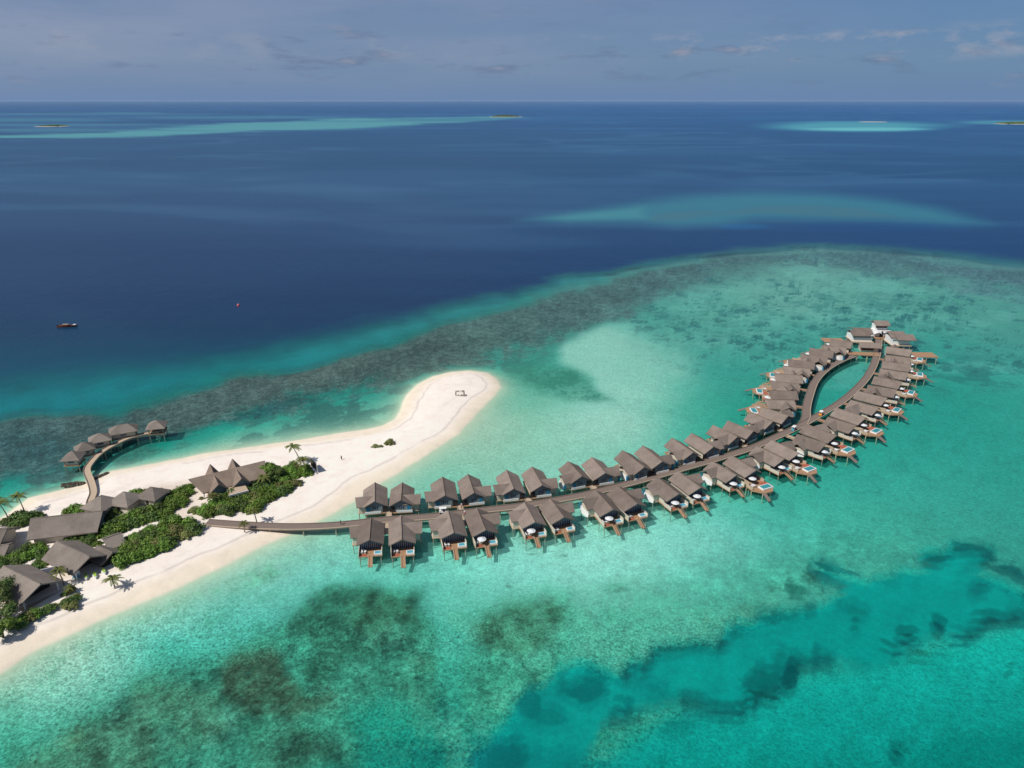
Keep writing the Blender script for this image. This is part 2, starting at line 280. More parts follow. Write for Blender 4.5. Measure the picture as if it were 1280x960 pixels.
    for a in [(730, 868, 34, 22, 0, (4, 96, 94), .75), (662, 880, 16, 26, 0, (4, 100, 98), .7), (690, 900, 26, 16, 0, (4, 108, 104), .6), (850, 905, 36, 9, -8, (6, 112, 106), .6), (1030, 824, 20, 8, 0, (8, 112, 106), .6), (810, 860, 20, 10, 0, (6, 112, 108), .5), (775, 882, 14, 9, 0, (4, 95, 92), .7), (945, 848, 32, 14, -15, (6, 92, 88), .75), (985, 848, 10, 14, 20, (6, 80, 78), .8), (950, 870, 20, 3, 8, (8, 75, 70), .8),
              (1165, 778, 10, 9, 0, (4, 78, 78), .9), (1132, 792, 14, 9, 0, (8, 75, 74), .85), (1112, 811, 12, 4, 15, (10, 75, 72), .8), (1222, 741, 16, 8, 0, (8, 100, 98), .7), (1220, 770, 34, 5, 12, (8, 82, 80), .8), (1262, 775, 18, 6, 10, (8, 82, 80), .8),
              (1185, 692, 26, 5, -8, (12, 84, 82), .8), (1175, 701, 16, 4, 0, (12, 90, 86), .7), (1212, 678, 20, 4, 12, (12, 84, 82), .8), (1272, 718, 20, 10, 20, (10, 88, 88), .8), (1138, 935, 16, 12, 20, (4, 84, 80), .9), (986, 836, 10, 9, 0, (4, 76, 76), .85), (1023, 818, 8, 10, 0, (6, 96, 94), .75), (855, 806, 48, 4, 0, (14, 96, 88), .75), (1043, 709, 34, 4, 10, (14, 92, 88), .8), (1035, 722, 22, 5, 25, (10, 104, 98), .6), (992, 742, 20, 10, 10, (22, 96, 84), .6), (1260, 714, 20, 5, 15, (12, 86, 84), .85), (910, 893, 22, 3, 0, (6, 96, 94), .7), (1195, 795, 20, 3.5, -5, (6, 84, 84), .85), (1225, 768, 22, 4, 10, (8, 82, 80), .85), (782, 888, 8, 13, 0, (4, 98, 96), .7), (1253, 829, 7, 5, 0, (10, 95, 90), .7), (1150, 819, 7, 4, 0, (10, 95, 85), .7),
              (905, 909, 6, 4, 0, (8, 120, 105), .6), (975, 800, 5, 7, 0, (8, 118, 112), .5), (1150, 818, 14, 4, 0, (20, 100, 84), .6), (1062, 783, 6, 4, 0, (6, 95, 92), .8), (700, 965, 70, 22, 0, (4, 112, 108), .6), (620, 950, 40, 26, 0, (4, 96, 96), .8), (1230, 940, 120, 30, -10, (2, 118, 106), .5)]:
        blob(*a[:7], .22, .5)
    # small stones and marks by the villas
    for a in [(672, 688, 5, 1.5), (695, 682.5, 4, 1.2), (711, 687, 5, 2), (590, 731, 3, 2), (642, 737, 4, 2.5), (842, 640, 12, 2), (855, 636, 5, 3), (137, 842, 2, 1.2), (672, 688, 3, 1)]:
        blob(a[0], a[1], a[2], a[3], 0, (70, 120, 105), .6, .4, .2)
    # far reefs in the deep water
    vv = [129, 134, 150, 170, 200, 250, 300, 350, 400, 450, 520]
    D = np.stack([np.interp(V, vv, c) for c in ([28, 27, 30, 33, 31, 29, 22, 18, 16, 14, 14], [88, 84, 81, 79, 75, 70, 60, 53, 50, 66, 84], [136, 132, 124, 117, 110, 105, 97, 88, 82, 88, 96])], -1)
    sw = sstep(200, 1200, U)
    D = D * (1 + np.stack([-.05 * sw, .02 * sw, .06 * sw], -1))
    st = fbm(X * .12, Y, 60, 4, 91) ; st2 = fbm(X * .05 + 200 * fbm(X, Y, 700, 2, 5), Y * .35, 130, 4, 95)
    lf = sstep(.52, .72, st2) * np.interp(V, [130, 180, 300, 420, 460], [.55, .42, .3, .15, 0])
    fil = fbm(X * .35 + 420 * (fbm(X, Y, 900, 3, 6) - .5), Y + 500 * (fbm(X, Y, 1100, 3, 7) - .5), 260, 3, 97); rid = sstep(.10, .0, np.abs(fil - .5)) * sstep(.42, .6, fbm(X, Y, 700, 3, 98)) * np.interp(V, [128, 150, 260, 400, 440], [.3, 1, .9, .35, 0])
    D = D + (rid * 13)[..., None] * np.array([.95, .95, .8])
    D = D + (lf * 20)[..., None] * np.array([.9, .9, .95]) + ((st - .5) * 10)[..., None]
    def dmix(f, c):
        nonlocal D
        D = D * (1 - f[..., None]) + np.array(c, float) * f[..., None]
    # straight chart distances suit these long thin shapes
    ss = fbm(X, Y, 900, 4, 101); s3 = fbm(X * .3, Y, 120, 4, 102)
    c_ = lambda pts: [(650 + a / 2.207, 225 + b / 2.207) for a, b in pts]
    ux = U + 30 * (ss - .5) + 16 * (s3 - .5); vx = V + 7 * (s3 - .5)
    d1 = sdf(ux, vx * 3, [(a, b * 3) for a, b in c_([(-10, 112), (120, 88), (300, 60), (470, 42), (640, 32), (820, 34), (1000, 52), (1150, 78), (1290, 122), (1180, 128), (1000, 118), (860, 116), (640, 112), (540, 126), (420, 132), (300, 122), (120, 122)])])
    mf = sstep(22, -30, d1); dmix(mf * .74, (56, 130, 140)); dmix(sstep(4, -22, sdf(ux, vx * 3, [(a, b * 3) for a, b in c_([(-10, 108), (160, 84), (340, 66), (360, 112), (120, 120)])])) * .4, (74, 150, 148))
    d2 = sdf(ux, vx * 3, [(a, b * 3) for a, b in c_([(340, 114), (370, 92), (480, 84), (560, 90), (640, 74), (800, 70), (930, 78), (1060, 108), (900, 106), (760, 98), (640, 94), (500, 100), (420, 114)])])
    dmix(sstep(8, -10, d2) * .7 * sstep(.35, .5, s3 * .5 + g5 * .5), (64, 108, 120))
    dmix(sstep(1.1, .5, np.sqrt(((U - 930) / 40) ** 2 + ((V - 283) / 4) ** 2)) * .4, (20, 110, 160)); dmix(sstep(1.2, .6, np.sqrt(((U - 1080) / 170) ** 2 + ((V - 284) / 7) ** 2)) * .3, (18, 72, 120))
    bandv = np.interp(U, [-900, 0, 100, 200, 300, 450, 600, 700], [190, 171, 169.5, 166, 160, 154, 148.5, 146])
    bw = np.interp(U, [-900, 0, 60, 150, 300, 450, 600, 640, 680], [4, 2.2, 2.6, 4.5, 6.5, 5.5, 3, 1.2, .1])
    dmix(sstep(1.25, .4, np.abs(V - bandv) / (bw + 1e-3) + 1.5 * (ss - .5) + .9 * (s3 - .5)) * (.55 + .35 * sstep(.4, .6, fbm(X * .25, Y, 500, 3, 103))) * (1 - sstep(640, 670, U)), (84, 156, 160))
    for cv, cu, hw, th in [(142.5, 60, 260, 1.5), (150, 30, 160, 3), (156, 90, 200, 1.5), (147, 300, 200, 2), (163, 60, 130, 2.5), (141, 160, 60, .8), (152, 480, 120, 1.5)]:
        dmix(sstep(1.2, .4, np.sqrt(((U - cu) / hw) ** 2 + ((V - cv) / th) ** 2) + .6 * (ss - .5)) * .5, (74, 138, 152))
    dmix(sstep(1.15, .5, np.sqrt(((U - 1068) / 128) ** 2 + ((V - 158) / 7.5) ** 2) + .5 * (ss - .5)) * .85, (78, 162, 172)); dmix(sstep(1.1, .5, np.sqrt(((U - 1085) / 95) ** 2 + ((V - 161.5) / 2.6) ** 2)) * .7, (110, 196, 196))
    dmix(sstep(1.15, .5, np.sqrt(((U - 1260) / 75) ** 2 + ((V - 153) / 3) ** 2)) * .7, (78, 155, 165))
    # where the reef drops into deep water
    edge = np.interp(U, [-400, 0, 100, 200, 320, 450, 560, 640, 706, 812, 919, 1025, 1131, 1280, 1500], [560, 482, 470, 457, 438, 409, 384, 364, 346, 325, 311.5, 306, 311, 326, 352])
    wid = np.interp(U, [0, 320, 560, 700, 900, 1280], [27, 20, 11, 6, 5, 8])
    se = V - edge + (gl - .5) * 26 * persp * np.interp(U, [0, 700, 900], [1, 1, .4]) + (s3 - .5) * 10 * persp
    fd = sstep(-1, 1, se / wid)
    # slope colour between
    sc = np.stack([np.interp(U, [0, 300, 640, 900], [12, 14, 40, 60])] + [np.interp(U, [0, 300, 640, 900], [112, 116, 125, 128])] + [np.interp(U, [0, 300, 640, 900], [118, 118, 122, 130])], -1)
    ab = sstep(4, -8, s1)
    C = C * (1 - ab[..., None]) + (sc * (1 + .25 * (gn - .5))[..., None]) * ab[..., None]
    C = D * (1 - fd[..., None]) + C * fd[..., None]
    depth = depth + 26 * (1 - sstep(-1.6, 1, se / wid)) + 3 * ab * fd + 4.0 * sstep(8, -18, dc) + 2.2 * fl + .9 * sstep(740, 860, V)
    mot = mot * sstep(-.2, .8, se / wid) ; mot = mot * np.interp(V, [300, 420], [.5, 1])
    # beach
    near = (V > 420) & (V < 1250) & (U < 760)
    dsh = np.full(U.shape, 400.0)
    nn = (fbm(X, Y, 18, 3, 7) - .5) * 2.4 * 0 + (fbm(X, Y, 5, 3, 8) - .5) * .8
    dsh[near] = sdf(X[near], Y[near], SHORE_G)
    dsh = dsh + nn                                # >0 in the water, <0 on land, metres
    depth = depth * (1 - np.exp(-np.clip(dsh, 0, None) / 11.0))
    # tip of the sand spit shelves gently
    shal = np.exp(-np.clip(dsh, 0, None) / 5.0)
    mixc(shal * .93, (190, 206, 178)); mot = mot * (1 - shal)
    h = np.where(dsh < 0, 1.9 * (1 - np.exp(dsh / 9.0)) + .14 * np.clip(-dsh, 0, 1.5) / 1.5, 0)
    z = np.where(dsh < 0, h - .02, -np.minimum(depth, 2.6) - .02)
    land = sstep(.6, -1.0, dsh)
    wet = sstep(-9.0, -3.5, dsh + (fbm(X, Y, 30, 3, 17) - .5) * 8)
    sand = np.array([241, 229, 217.]) * (1 - wet[..., None]) + np.array([232, 218, 196.]) * wet[..., None]
    tide = np.exp(-((dsh + 8.2 + (fbm(X, Y, 30, 3, 17) - .5) * 8) / .45) ** 2) * sstep(.3, .5, fbm(X, Y, 12, 2, 19))
    tide2 = np.exp(-((dsh + 15 + (fbm(X, Y, 40, 3, 18) - .5) * 10) / .5) ** 2) * .25
    sand = sand * (1 - (.12 * tide + .10 * tide2 * sstep(.4, .6, gn))[..., None]) * (1 + .05 * (gl - .5) + .05 * (gn2 - .5))[..., None]
    tr1 = sstep(.035, .0, np.abs(fbm(X, Y, 45, 4, 401) - .5)) * sstep(-12, -18, dsh); tr2 = sstep(.03, .0, np.abs(fbm(X * .6 + Y * .5, Y - .3 * X, 26, 4, 411) - .5)) * sstep(-10, -14, dsh)
    sand = sand * (1 - .045 * tr1 * sstep(.4, .6, gn2) - .03 * tr2 - .05 * np.clip(g6 - .5, 0, 1) * 2)[..., None]
    # trodden litter soil between the buildings
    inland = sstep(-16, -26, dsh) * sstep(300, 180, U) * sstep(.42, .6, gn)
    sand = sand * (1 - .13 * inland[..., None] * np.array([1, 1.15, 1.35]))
    return C, depth, mot, z, land, sand, dsh

Cobs, DEP, MOT, ZG, LAND, SAND, DSH = paint()
lin = lambda c: np.where(c <= .04045, c / 12.92, ((np.clip(c, 0, None) + .055) / 1.055) ** 2.4)
CL = lin(Cobs / 255.) / KIL
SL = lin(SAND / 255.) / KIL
DD = np.where(DSH > 0, DEP, 0)
K3 = np.array([.17, .030, .036])
T1 = np.exp(-K3 * np.minimum(DD, 14)[..., None] * 1.15)
WS = (1 - np.exp(-DD / 8.5))[..., None]; WS = np.clip(WS * 1.02, 0, 1)
SC = WS * CL
WS = np.clip(np.maximum(WS, np.minimum(1, (DD[..., None] - 6) / 14)), 0, 1); SC = WS * CL; ALB = np.clip((1 - WS) * CL / (T1 ** 2), .004, .82)
ALB[..., 0] = np.minimum(ALB[..., 0], .95 * ALB[..., 1] + .03)
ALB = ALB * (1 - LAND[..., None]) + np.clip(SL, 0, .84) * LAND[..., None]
TIN = T1 * (1 - WS ** 4)
def sheet(name, x, y, z, attrs):
    ny, nx = x.shape; m = bpy.data.meshes.new(name)
    m.vertices.add(nx * ny); co = np.stack([x, y, z], -1).astype(np.float32).reshape(-1); m.vertices.foreach_set('co', co)
    i = np.arange(nx * ny).reshape(ny, nx); q = np.stack([i[1:, :-1], i[1:, 1:], i[:-1, 1:], i[:-1, :-1]], -1).reshape(-1, 4)
    nf = len(q); m.loops.add(nf * 4); m.loops.foreach_set('vertex_index', q.reshape(-1).astype(np.int32))
    m.polygons.add(nf); m.polygons.foreach_set('loop_start', np.arange(nf, dtype=np.int32) * 4); m.polygons.foreach_set('loop_total', np.full(nf, 4, np.int32))
    m.update(calc_edges=True); m.polygons.foreach_set('use_smooth', np.ones(nf, bool))
    for k, a in attrs.items():
        at_ = m.attributes.new(k, 'FLOAT_COLOR', 'POINT')
        if a.ndim == 2: a = np.repeat(a[..., None], 3, -1)
        at_.data.foreach_set('color', np.concatenate([a, np.ones(a.shape[:2] + (1,))], -1).astype(np.float32).reshape(-1))
    o = bpy.data.objects.new(name, m); COL.objects.link(o); o['kind'] = 'structure'; return o

# ------------------------------------------------------------------ materials
def mat(name):
    m = bpy.data.materials.new(name); m.use_nodes = True; t = m.node_tree; t.nodes.clear(); return m, t
class G:
    def __init__(s, name): s.m, s.t = mat(name); s.n = s.t.nodes; s.l = s.t.links; s.out = s.n.new('ShaderNodeOutputMaterial')
    def new(s, typ, **kw):
        x = s.n.new(typ)
        for k, v in kw.items():
            if hasattr(x, k): setattr(x, k, v)
        return x
    def set(s, node, k, v):
        if hasattr(v, 'is_linked') or isinstance(v, bpy.types.NodeSocket): s.l.new(v, node.inputs[k])
        elif isinstance(v, tuple) and len(v) == 3 and node.inputs[k].type == 'RGBA': node.inputs[k].default_value = (*v, 1)
        else: node.inputs[k].default_value = v
    def noise(s, vec, sc, det=4, rough=.6):
        n = s.new('ShaderNodeTexNoise'); s.set(n, 'Scale', sc); s.set(n, 'Detail', det); s.set(n, 'Roughness', rough)
        if vec is not None: s.l.new(vec, n.inputs['Vector'])
        return n.outputs[0]
    def ramp(s, f, stops):
        r = s.new('ShaderNodeValToRGB'); s.l.new(f, r.inputs[0]); e = r.color_ramp.elements
        g = lambda c: (c, c, c, 1) if isinstance(c, (int, float)) else (*c, 1)
        e[0].position, e[0].color = stops[0][0], g(stops[0][1]); e[1].position, e[1].color = stops[-1][0], g(stops[-1][1])
        for p, c in stops[1:-1]: x = e.new(p); x.color = g(c)
        return r.outputs[0]
    def mix(s, f, a, b, mode='MIX'):
        m = s.new('ShaderNodeMix'); m.data_type = 'RGBA'; m.blend_type = mode
        s.set(m, 0, f); s.set(m, 6, a); s.set(m, 7, b); return m.outputs[2]
    def math(s, op, a, b=0.0):
        m = s.new('ShaderNodeMath'); m.operation = op; s.set(m, 0, a); s.set(m, 1, b); return m.outputs[0]
    def bump(s, h, strength=.3, dist=.1):
        b = s.new('ShaderNodeBump'); s.set(b, 'Strength', strength); s.set(b, 'Distance', dist); s.l.new(h, b.inputs['Height']); return b.outputs[0]
    def obj(s): return s.new('ShaderNodeTexCoord').outputs['Object']
    def attr(s, name):
        a = s.new('ShaderNodeAttribute'); a.attribute_name = name; return a
    def principled(s, col, rough=.7, normal=None, spec=.3, metal=0):
        p = s.new('ShaderNodeBsdfPrincipled'); s.set(p, 'Base Color', col); s.set(p, 'Roughness', rough); s.set(p, 'Specular IOR Level', spec); s.set(p, 'Metallic', metal)
        if normal is not None: s.l.new(normal, p.inputs['Normal'])
        s.l.new(p.outputs[0], s.out.inputs[0]); return p
MAT = {}
def ground_mat():
    g = G('sand_and_reef'); c = g.attr('Col').outputs['Color']; mo = g.attr('Mot').outputs['Fac']
    ob = g.obj()
    n1 = g.noise(ob, .75, 5, .7); n2 = g.noise(ob, .16, 4, .6)
    n3 = g.noise(ob, 1.7, 3, .8)
    v = g.math('ADD', g.math('MULTIPLY', g.math('SUBTRACT', n1, .5), 1.9), g.math('MULTIPLY', g.math('SUBTRACT', n2, .5), .7)); v = g.math('ADD', v, g.math('MULTIPLY', g.math('SUBTRACT', n3, .5), 4.5))
    v = g.math('ADD', 1.0, g.math('MULTIPLY', v, mo))  # sand and coral mottle, with caustic-like light painted into the same noise
    vm = g.new('ShaderNodeVectorMath'); vm.operation = 'SCALE'; g.l.new(c, vm.inputs[0]); g.l.new(v, vm.inputs['Scale'])
    g.principled(vm.outputs[0], .95, g.bump(g.noise(ob, .9, 4), .25, .12), .1); return g.m
def water_mat():
    g = G('sea_water'); sc = g.attr('Scat').outputs['Color']; ti = g.attr('Tint').outputs['Color']
    ob = g.obj()
    mp = g.new('ShaderNodeMapping'); g.l.new(ob, mp.inputs[0]); mp.inputs['Rotation'].default_value = (0, 0, R(25)); mp.inputs['Scale'].default_value = (1, .55, 1)
    w1 = g.noise(mp.outputs[0], .55, 4, .6); w2 = g.noise(mp.outputs[0], .07, 3, .5)
    h = g.math('ADD', w1, g.math('MULTIPLY', w2, 1.5)); nb = g.bump(h, .55, .35)
    mo = g.attr('RipLight').outputs['Fac']
    n3 = g.noise(ob, 1.3, 4, .85)
    vv = g.math('ADD', 1.0, g.math('MULTIPLY', g.math('SUBTRACT', n3, .5), mo))  # light and dark of the ripples put into the scatter colour
    vm = g.new('ShaderNodeVectorMath'); vm.operation = 'SCALE'; g.l.new(sc, vm.inputs[0]); g.l.new(vv, vm.inputs['Scale'])
    d = g.new('ShaderNodeBsdfDiffuse'); g.l.new(vm.outputs[0], d.inputs[0])
    t = g.new('ShaderNodeBsdfTransparent'); g.l.new(ti, t.inputs[0])
    a = g.new('ShaderNodeAddShader'); g.l.new(d.outputs[0], a.inputs[0]); g.l.new(t.outputs[0], a.inputs[1])
    gl = g.new('ShaderNodeBsdfGlossy'); g.set(gl, 'Roughness', .16); g.l.new(nb, gl.inputs['Normal'])
    f = g.new('ShaderNodeFresnel'); g.set(f, 'IOR', 1.333); g.l.new(nb, f.inputs['Normal'])
    fm = g.math('MINIMUM', g.math('MULTIPLY', f.outputs[0], .55), .22)
    m = g.new('ShaderNodeMixShader'); g.l.new(fm, m.inputs[0]); g.l.new(a.outputs[0], m.inputs[1]); g.l.new(gl.outputs[0], m.inputs[2]); g.l.new(m.outputs[0], g.out.inputs[0]); return g.m
seabed = sheet('sandy_ground', X, Y, ZG, {'Col': ALB, 'Mot': np.clip(MOT * 1.1, 0, 1) * (1 - LAND) + .05 * LAND}); seabed.data.materials.append(ground_mat())
sea = sheet('sea_water', X, Y, np.zeros_like(X), {'Scat': SC, 'Tint': TIN, 'RipLight': np.clip(MOT * 3.4, 0, 2.6) * sstep(.5, 3, DD) + .25 * sstep(5, 15, DD)}); sea.data.materials.append(water_mat())
del U, V, T_

def wood(name, c1, c2, sc=(1, 14, 1), rough=.75):
    g = G(name); ob = g.obj(); mp = g.new('ShaderNodeMapping'); g.l.new(ob, mp.inputs[0]); mp.inputs['Scale'].default_value = sc
    n = g.noise(mp.outputs[0], .9, 4, .6); n2 = g.noise(ob, .35, 3)
    c = g.mix(g.ramp(n, [(.3, 0), (.7, 1)]), c1, c2); c = g.mix(g.math('MULTIPLY', n2, .5), c, tuple(x * .65 for x in c1)); g.principled(c, rough, g.bump(n, .4, .03), .2); return g.m
def plain(name, c, rough=.6, var=.2, spec=.3):
    g = G(name); ob = g.obj(); n = g.noise(ob, .8, 4); cc = g.mix(g.ramp(n, [(.3, 0), (.75, 1)]), c, tuple(x * (1 - var) for x in c)); g.principled(cc, rough, None, spec); return g.m
def thatch(name, c, c2):
    g = G(name); ob = g.obj(); oi = g.new('ShaderNodeObjectInfo')
    va = g.new('ShaderNodeVectorMath'); va.operation = 'ADD'; g.l.new(ob, va.inputs[0])
    cx = g.new('ShaderNodeCombineXYZ'); g.l.new(g.math('MULTIPLY', oi.outputs['Random'], 90.), cx.inputs[0]); g.l.new(cx.outputs[0], va.inputs[1]); v = va.outputs[0]
    n = g.noise(v, .5, 6, .65); n2 = g.noise(v, 5.5, 3, .8)
    w_ = g.new('ShaderNodeTexWave'); w_.wave_type = 'BANDS'; w_.bands_direction = 'Z'; g.set(w_, 'Scale', 2.6); g.set(w_, 'Distortion', 2.0); g.set(w_, 'Detail', 3.0); g.l.new(v, w_.inputs[0])
    cc = g.mix(g.ramp(n, [(.3, 0), (.72, 1)]), c, c2); n4 = g.noise(v, .18, 2, .5); cc = g.mix(g.ramp(n4, [(.42, 0), (.62, .5)]), cc, tuple(x * 1.25 for x in c2)); cc = g.mix(g.ramp(n2, [(.35, .0), (.7, .75)]), cc, tuple(x * .5 for x in c)); cc = g.mix(g.math('MULTIPLY', w_.outputs[0], .22), cc, tuple(x * .5 for x in c))
    hs = g.new('ShaderNodeHueSaturation'); g.l.new(cc, hs.inputs['Color']); g.l.new(g.math('ADD', .80, g.math('MULTIPLY', oi.outputs['Random'], .38)), hs.inputs['Value'])
    g.principled(hs.outputs[0], .95, g.bump(n2, .6, .08), .05); return g.m
def leafm(name, c, c2, c3):
    g = G(name); oi = g.new('ShaderNodeObjectInfo'); ob = g.obj(); n = g.noise(ob, 2.2, 3, .7)
    gi = g.new('ShaderNodeNewGeometry').outputs['Random Per Island']
    cc = g.mix(g.ramp(n, [(.35, 0), (.65, 1)]), c, c2); cc = g.mix(g.ramp(gi, [(.6, 0), (1, .8)]), cc, c3)
    hs = g.new('ShaderNodeHueSaturation'); g.l.new(cc, hs.inputs['Color']); g.l.new(g.math('ADD', .75, g.math('MULTIPLY', oi.outputs['Random'], .6)), hs.inputs['Value']); g.l.new(g.math('ADD', .485, g.math('MULTIPLY', oi.outputs['Random'], .03)), hs.inputs['Hue'])
    g.principled(hs.outputs[0], .6, None, .25); return g.m
def striped(name, c1, c2, sc):
    g = G(name); w_ = g.new('ShaderNodeTexWave'); w_.wave_type = 'BANDS'; w_.bands_direction = 'X'; g.set(w_, 'Scale', sc); g.l.new(g.obj(), w_.inputs[0])
    g.principled(g.mix(g.ramp(w_.outputs[0], [(.75, 0), (.9, 1)]), c1, c2), .25, None, .5); return g.m
MAT.update(thatch=thatch('weathered_shingle', (.215, .170, .142), (.30, .245, .21)), thatch_grey=thatch('grey_thatch', (.215, .18, .155), (.29, .25, .215)), thatch_brown=thatch('brown_thatch', (.22, .165, .13), (.32, .25, .20)),
           deck=wood('orange_deck_wood', (.44, .26, .15), (.34, .20, .12)), walk=wood('grey_brown_planks', (.25, .195, .165), (.19, .145, .12)), pale=wood('pale_timber', (.56, .44, .32), (.46, .35, .25)), post=plain('salt_grey_timber', (.36, .29, .22)),
           cream=plain('cream_render', (.62, .56, .46), .7, .12), white=plain('white_paint', (.8, .79, .76), .5, .06), teal=plain('grey_teal_boards', (.20, .25, .265), .5), navy=striped('curtained_glass', (.025, .04, .075), (.22, .27, .33), .55), dark=plain('dark_interior', (.035, .03, .028), .8),
           blue=plain('blue_painted_door', (.02, .20, .34), .4), pool=plain('pool_water', (.05, .30, .33), .08, .15, .5), poolb=plain('blue_tub_water', (.10, .38, .50), .1, .1, .5), red=plain('red_terracotta_matting', (.42, .12, .075), .8), fabric=plain('white_canvas', (.68, .69, .70), .8, .04),
           black=plain('black_board', (.045, .042, .045), .7), trunk=plain('palm_trunk_bark', (.26, .21, .16), .9), bark=plain('shrub_stem_bark', (.14, .10, .07), .9), rock=plain('dark_coral_rock', (.14, .115, .085), .95, .5),
           leaf=leafm('shrub_leaves', (.11, .20, .022), (.065, .13, .018), (.24, .32, .06)), leafd=leafm('dark_shrub_leaves', (.055, .11, .022), (.085, .14, .03), (.16, .20, .06)), leafo=leafm('olive_leaves', (.17, .19, .05), (.12, .14, .04), (.28, .22, .10)),
           frond=leafm('palm_fronds', (.15, .17, .035), (.09, .12, .025), (.28, .26, .09)), hull=wood('varnished_hull', (.20, .075, .045), (.14, .05, .03)), skin=plain('skin', (.38, .22, .15), .6), pink=plain('pink_cotton', (.62, .25, .27), .8), cloth=plain('dark_cloth', (.04, .05, .08), .8), orange=plain('orange_paint', (.8, .34, .05), .4),
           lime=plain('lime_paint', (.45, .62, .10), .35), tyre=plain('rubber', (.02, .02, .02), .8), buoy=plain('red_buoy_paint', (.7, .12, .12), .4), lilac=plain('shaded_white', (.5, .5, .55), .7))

# ------------------------------------------------------------------ mesh helpers
class MB:
    def __init__(s): s.v = []; s.f = []
    def poly(s, pts, faces):
        b = len(s.v); s.v += [tuple(p) for p in pts]; s.f += [tuple(b + i for i in f) for f in faces]; return s
    def box(s, x0, x1, y0, y1, z0, z1):
        return s.poly([(x0, y0, z0), (x1, y0, z0), (x1, y1, z0), (x0, y1, z0), (x0, y0, z1), (x1, y0, z1), (x1, y1, z1), (x0, y1, z1)], [(0, 3, 2, 1), (4, 5, 6, 7), (0, 1, 5, 4), (1, 2, 6, 5), (2, 3, 7, 6), (3, 0, 4, 7)])
    def prism(s, pts, z0, z1):
        n = len(pts); z0 = [z0] * n if not isinstance(z0, (list, tuple)) else z0; z1 = [z1] * n if not isinstance(z1, (list, tuple)) else z1
        P_ = [(p[0], p[1], z0[i]) for i, p in enumerate(pts)] + [(p[0], p[1], z1[i]) for i, p in enumerate(pts)]
        return s.poly(P_, [tuple(range(n))[::-1], tuple(range(n, 2 * n))] + [(i, (i + 1) % n, n + (i + 1) % n, n + i) for i in range(n)])
    def tube(s, pts, rad, n=6, cap=True):
        b = len(s.v); rad = rad if isinstance(rad, (list, tuple)) else [rad] * len(pts); pts = [Vector(p) for p in pts]
        for i, p in enumerate(pts):
            d = (pts[min(i + 1, len(pts) - 1)] - pts[max(i - 1, 0)]).normalized(); a = d.orthogonal().normalized() if abs(d.z) < .99 else Vector((1, 0, 0)); c = d.cross(a).normalized(); a = c.cross(d)
            for k in range(n):
                t = 2 * math.pi * k / n; s.v.append(tuple(p + (a * math.cos(t) + c * math.sin(t)) * rad[i]))
        for i in range(len(pts) - 1):
            for k in range(n): s.f.append((b + i * n + k, b + i * n + (k + 1) % n, b + (i + 1) * n + (k + 1) % n, b + (i + 1) * n + k))
        if cap: s.f.append(tuple(b + k for k in range(n))[::-1]); s.f.append(tuple(b + (len(pts) - 1) * n + k for k in range(n)))
        return s
    def cone(s, c, r, z0, z1, n=10, r1=0.05):
        return s.tube([(c[0], c[1], z0), (c[0], c[1], z1)], [r, r1], n)
    def build(s, name, m, parent=None, loc=(0, 0, 0), rz=0, smooth=False):
        me = bpy.data.meshes.new(name); me.from_pydata(s.v, [], s.f); me.update()
        if smooth: me.polygons.foreach_set('use_smooth', [True] * len(me.polygons))
        for x in (m if isinstance(m, (list, tuple)) else [m]): me.materials.append(MAT[x] if isinstance(x, str) else x)
        o = bpy.data.objects.new(name, me); COL.objects.link(o); o.parent = parent; o.location = loc; o.rotation_euler = (0, 0, rz); return o
def roof_solid(mb, y0, y1, hw, ze, zr, p0=0.0, p1=0.0, th=.28, ax='y', cx=0, sag=.0):
    """gable roof, ridge along y from y0-p0 to y1+p1 at zr, eaves at ze"""
    top = [(-hw, y0, ze), (0, y0 - p0, zr), (hw, y0, ze), (-hw, y1, ze), (0, y1 + p1, zr), (hw, y1, ze)]
    bt = [(x, y, z - th) for x, y, z in top]; pts = top + bt
    if ax == 'x': pts = [(y, x, z) for x, y, z in pts]
    F = [(0, 1, 4, 3), (1, 2, 5, 4), (6, 9, 10, 7), (7, 10, 11, 8), (0, 6, 7, 1), (1, 7, 8, 2), (3, 4, 10, 9), (4, 5, 11, 10), (0, 3, 9, 6), (2, 8, 11, 5)]
    mb.poly(pts, F); return mb
def hip_solid(mb, x0, x1, y0, y1, ze, zr, inset, th=.25):
    """hip roof, ridge along x"""
    cy = (y0 + y1) / 2; top = [(x0, y0, ze), (x1, y0, ze), (x1, y1, ze), (x0, y1, ze), (x0 + inset, cy, zr), (x1 - inset, cy, zr)]; bt = [(a, b, c - th) for a, b, c in top[:4]]
    mb.poly(top + bt, [(0, 1, 5, 4), (1, 2, 5), (2, 3, 4, 5), (3, 0, 4), (6, 9, 8, 7), (0, 6, 7, 1), (1, 7, 8, 2), (2, 8, 9, 3), (3, 9, 6, 0)]); return mb
def gable_wall(mb, y, hw, z0, ze, zr, th=.12):
    mb.poly([(-hw, y, z0), (hw, y, z0), (hw, y, ze), (0, y, zr), (-hw, y, ze), (-hw, y + th, z0), (hw, y + th, z0), (hw, y + th, ze), (0, y + th, zr), (-hw, y + th, ze)],
            [(0, 1, 2, 3, 4), (9, 8, 7, 6, 5), (0, 5, 6, 1), (1, 6, 7, 2), (2, 7, 8, 3), (3, 8, 9, 4), (4, 9, 5, 0)]); return mb
def empty(name, label, cat, loc=(0, 0, 0), rz=0, group=None):
    o = bpy.data.objects.new(name, None); COL.objects.link(o); o.location = loc; o.rotation_euler = (0, 0, rz); o['label'] = label; o['category'] = cat
    if group: o['group'] = group
    return o
def tag(o, label, cat, group=None):
    o['label'] = label; o['category'] = cat
    if group: o['group'] = group
    return o
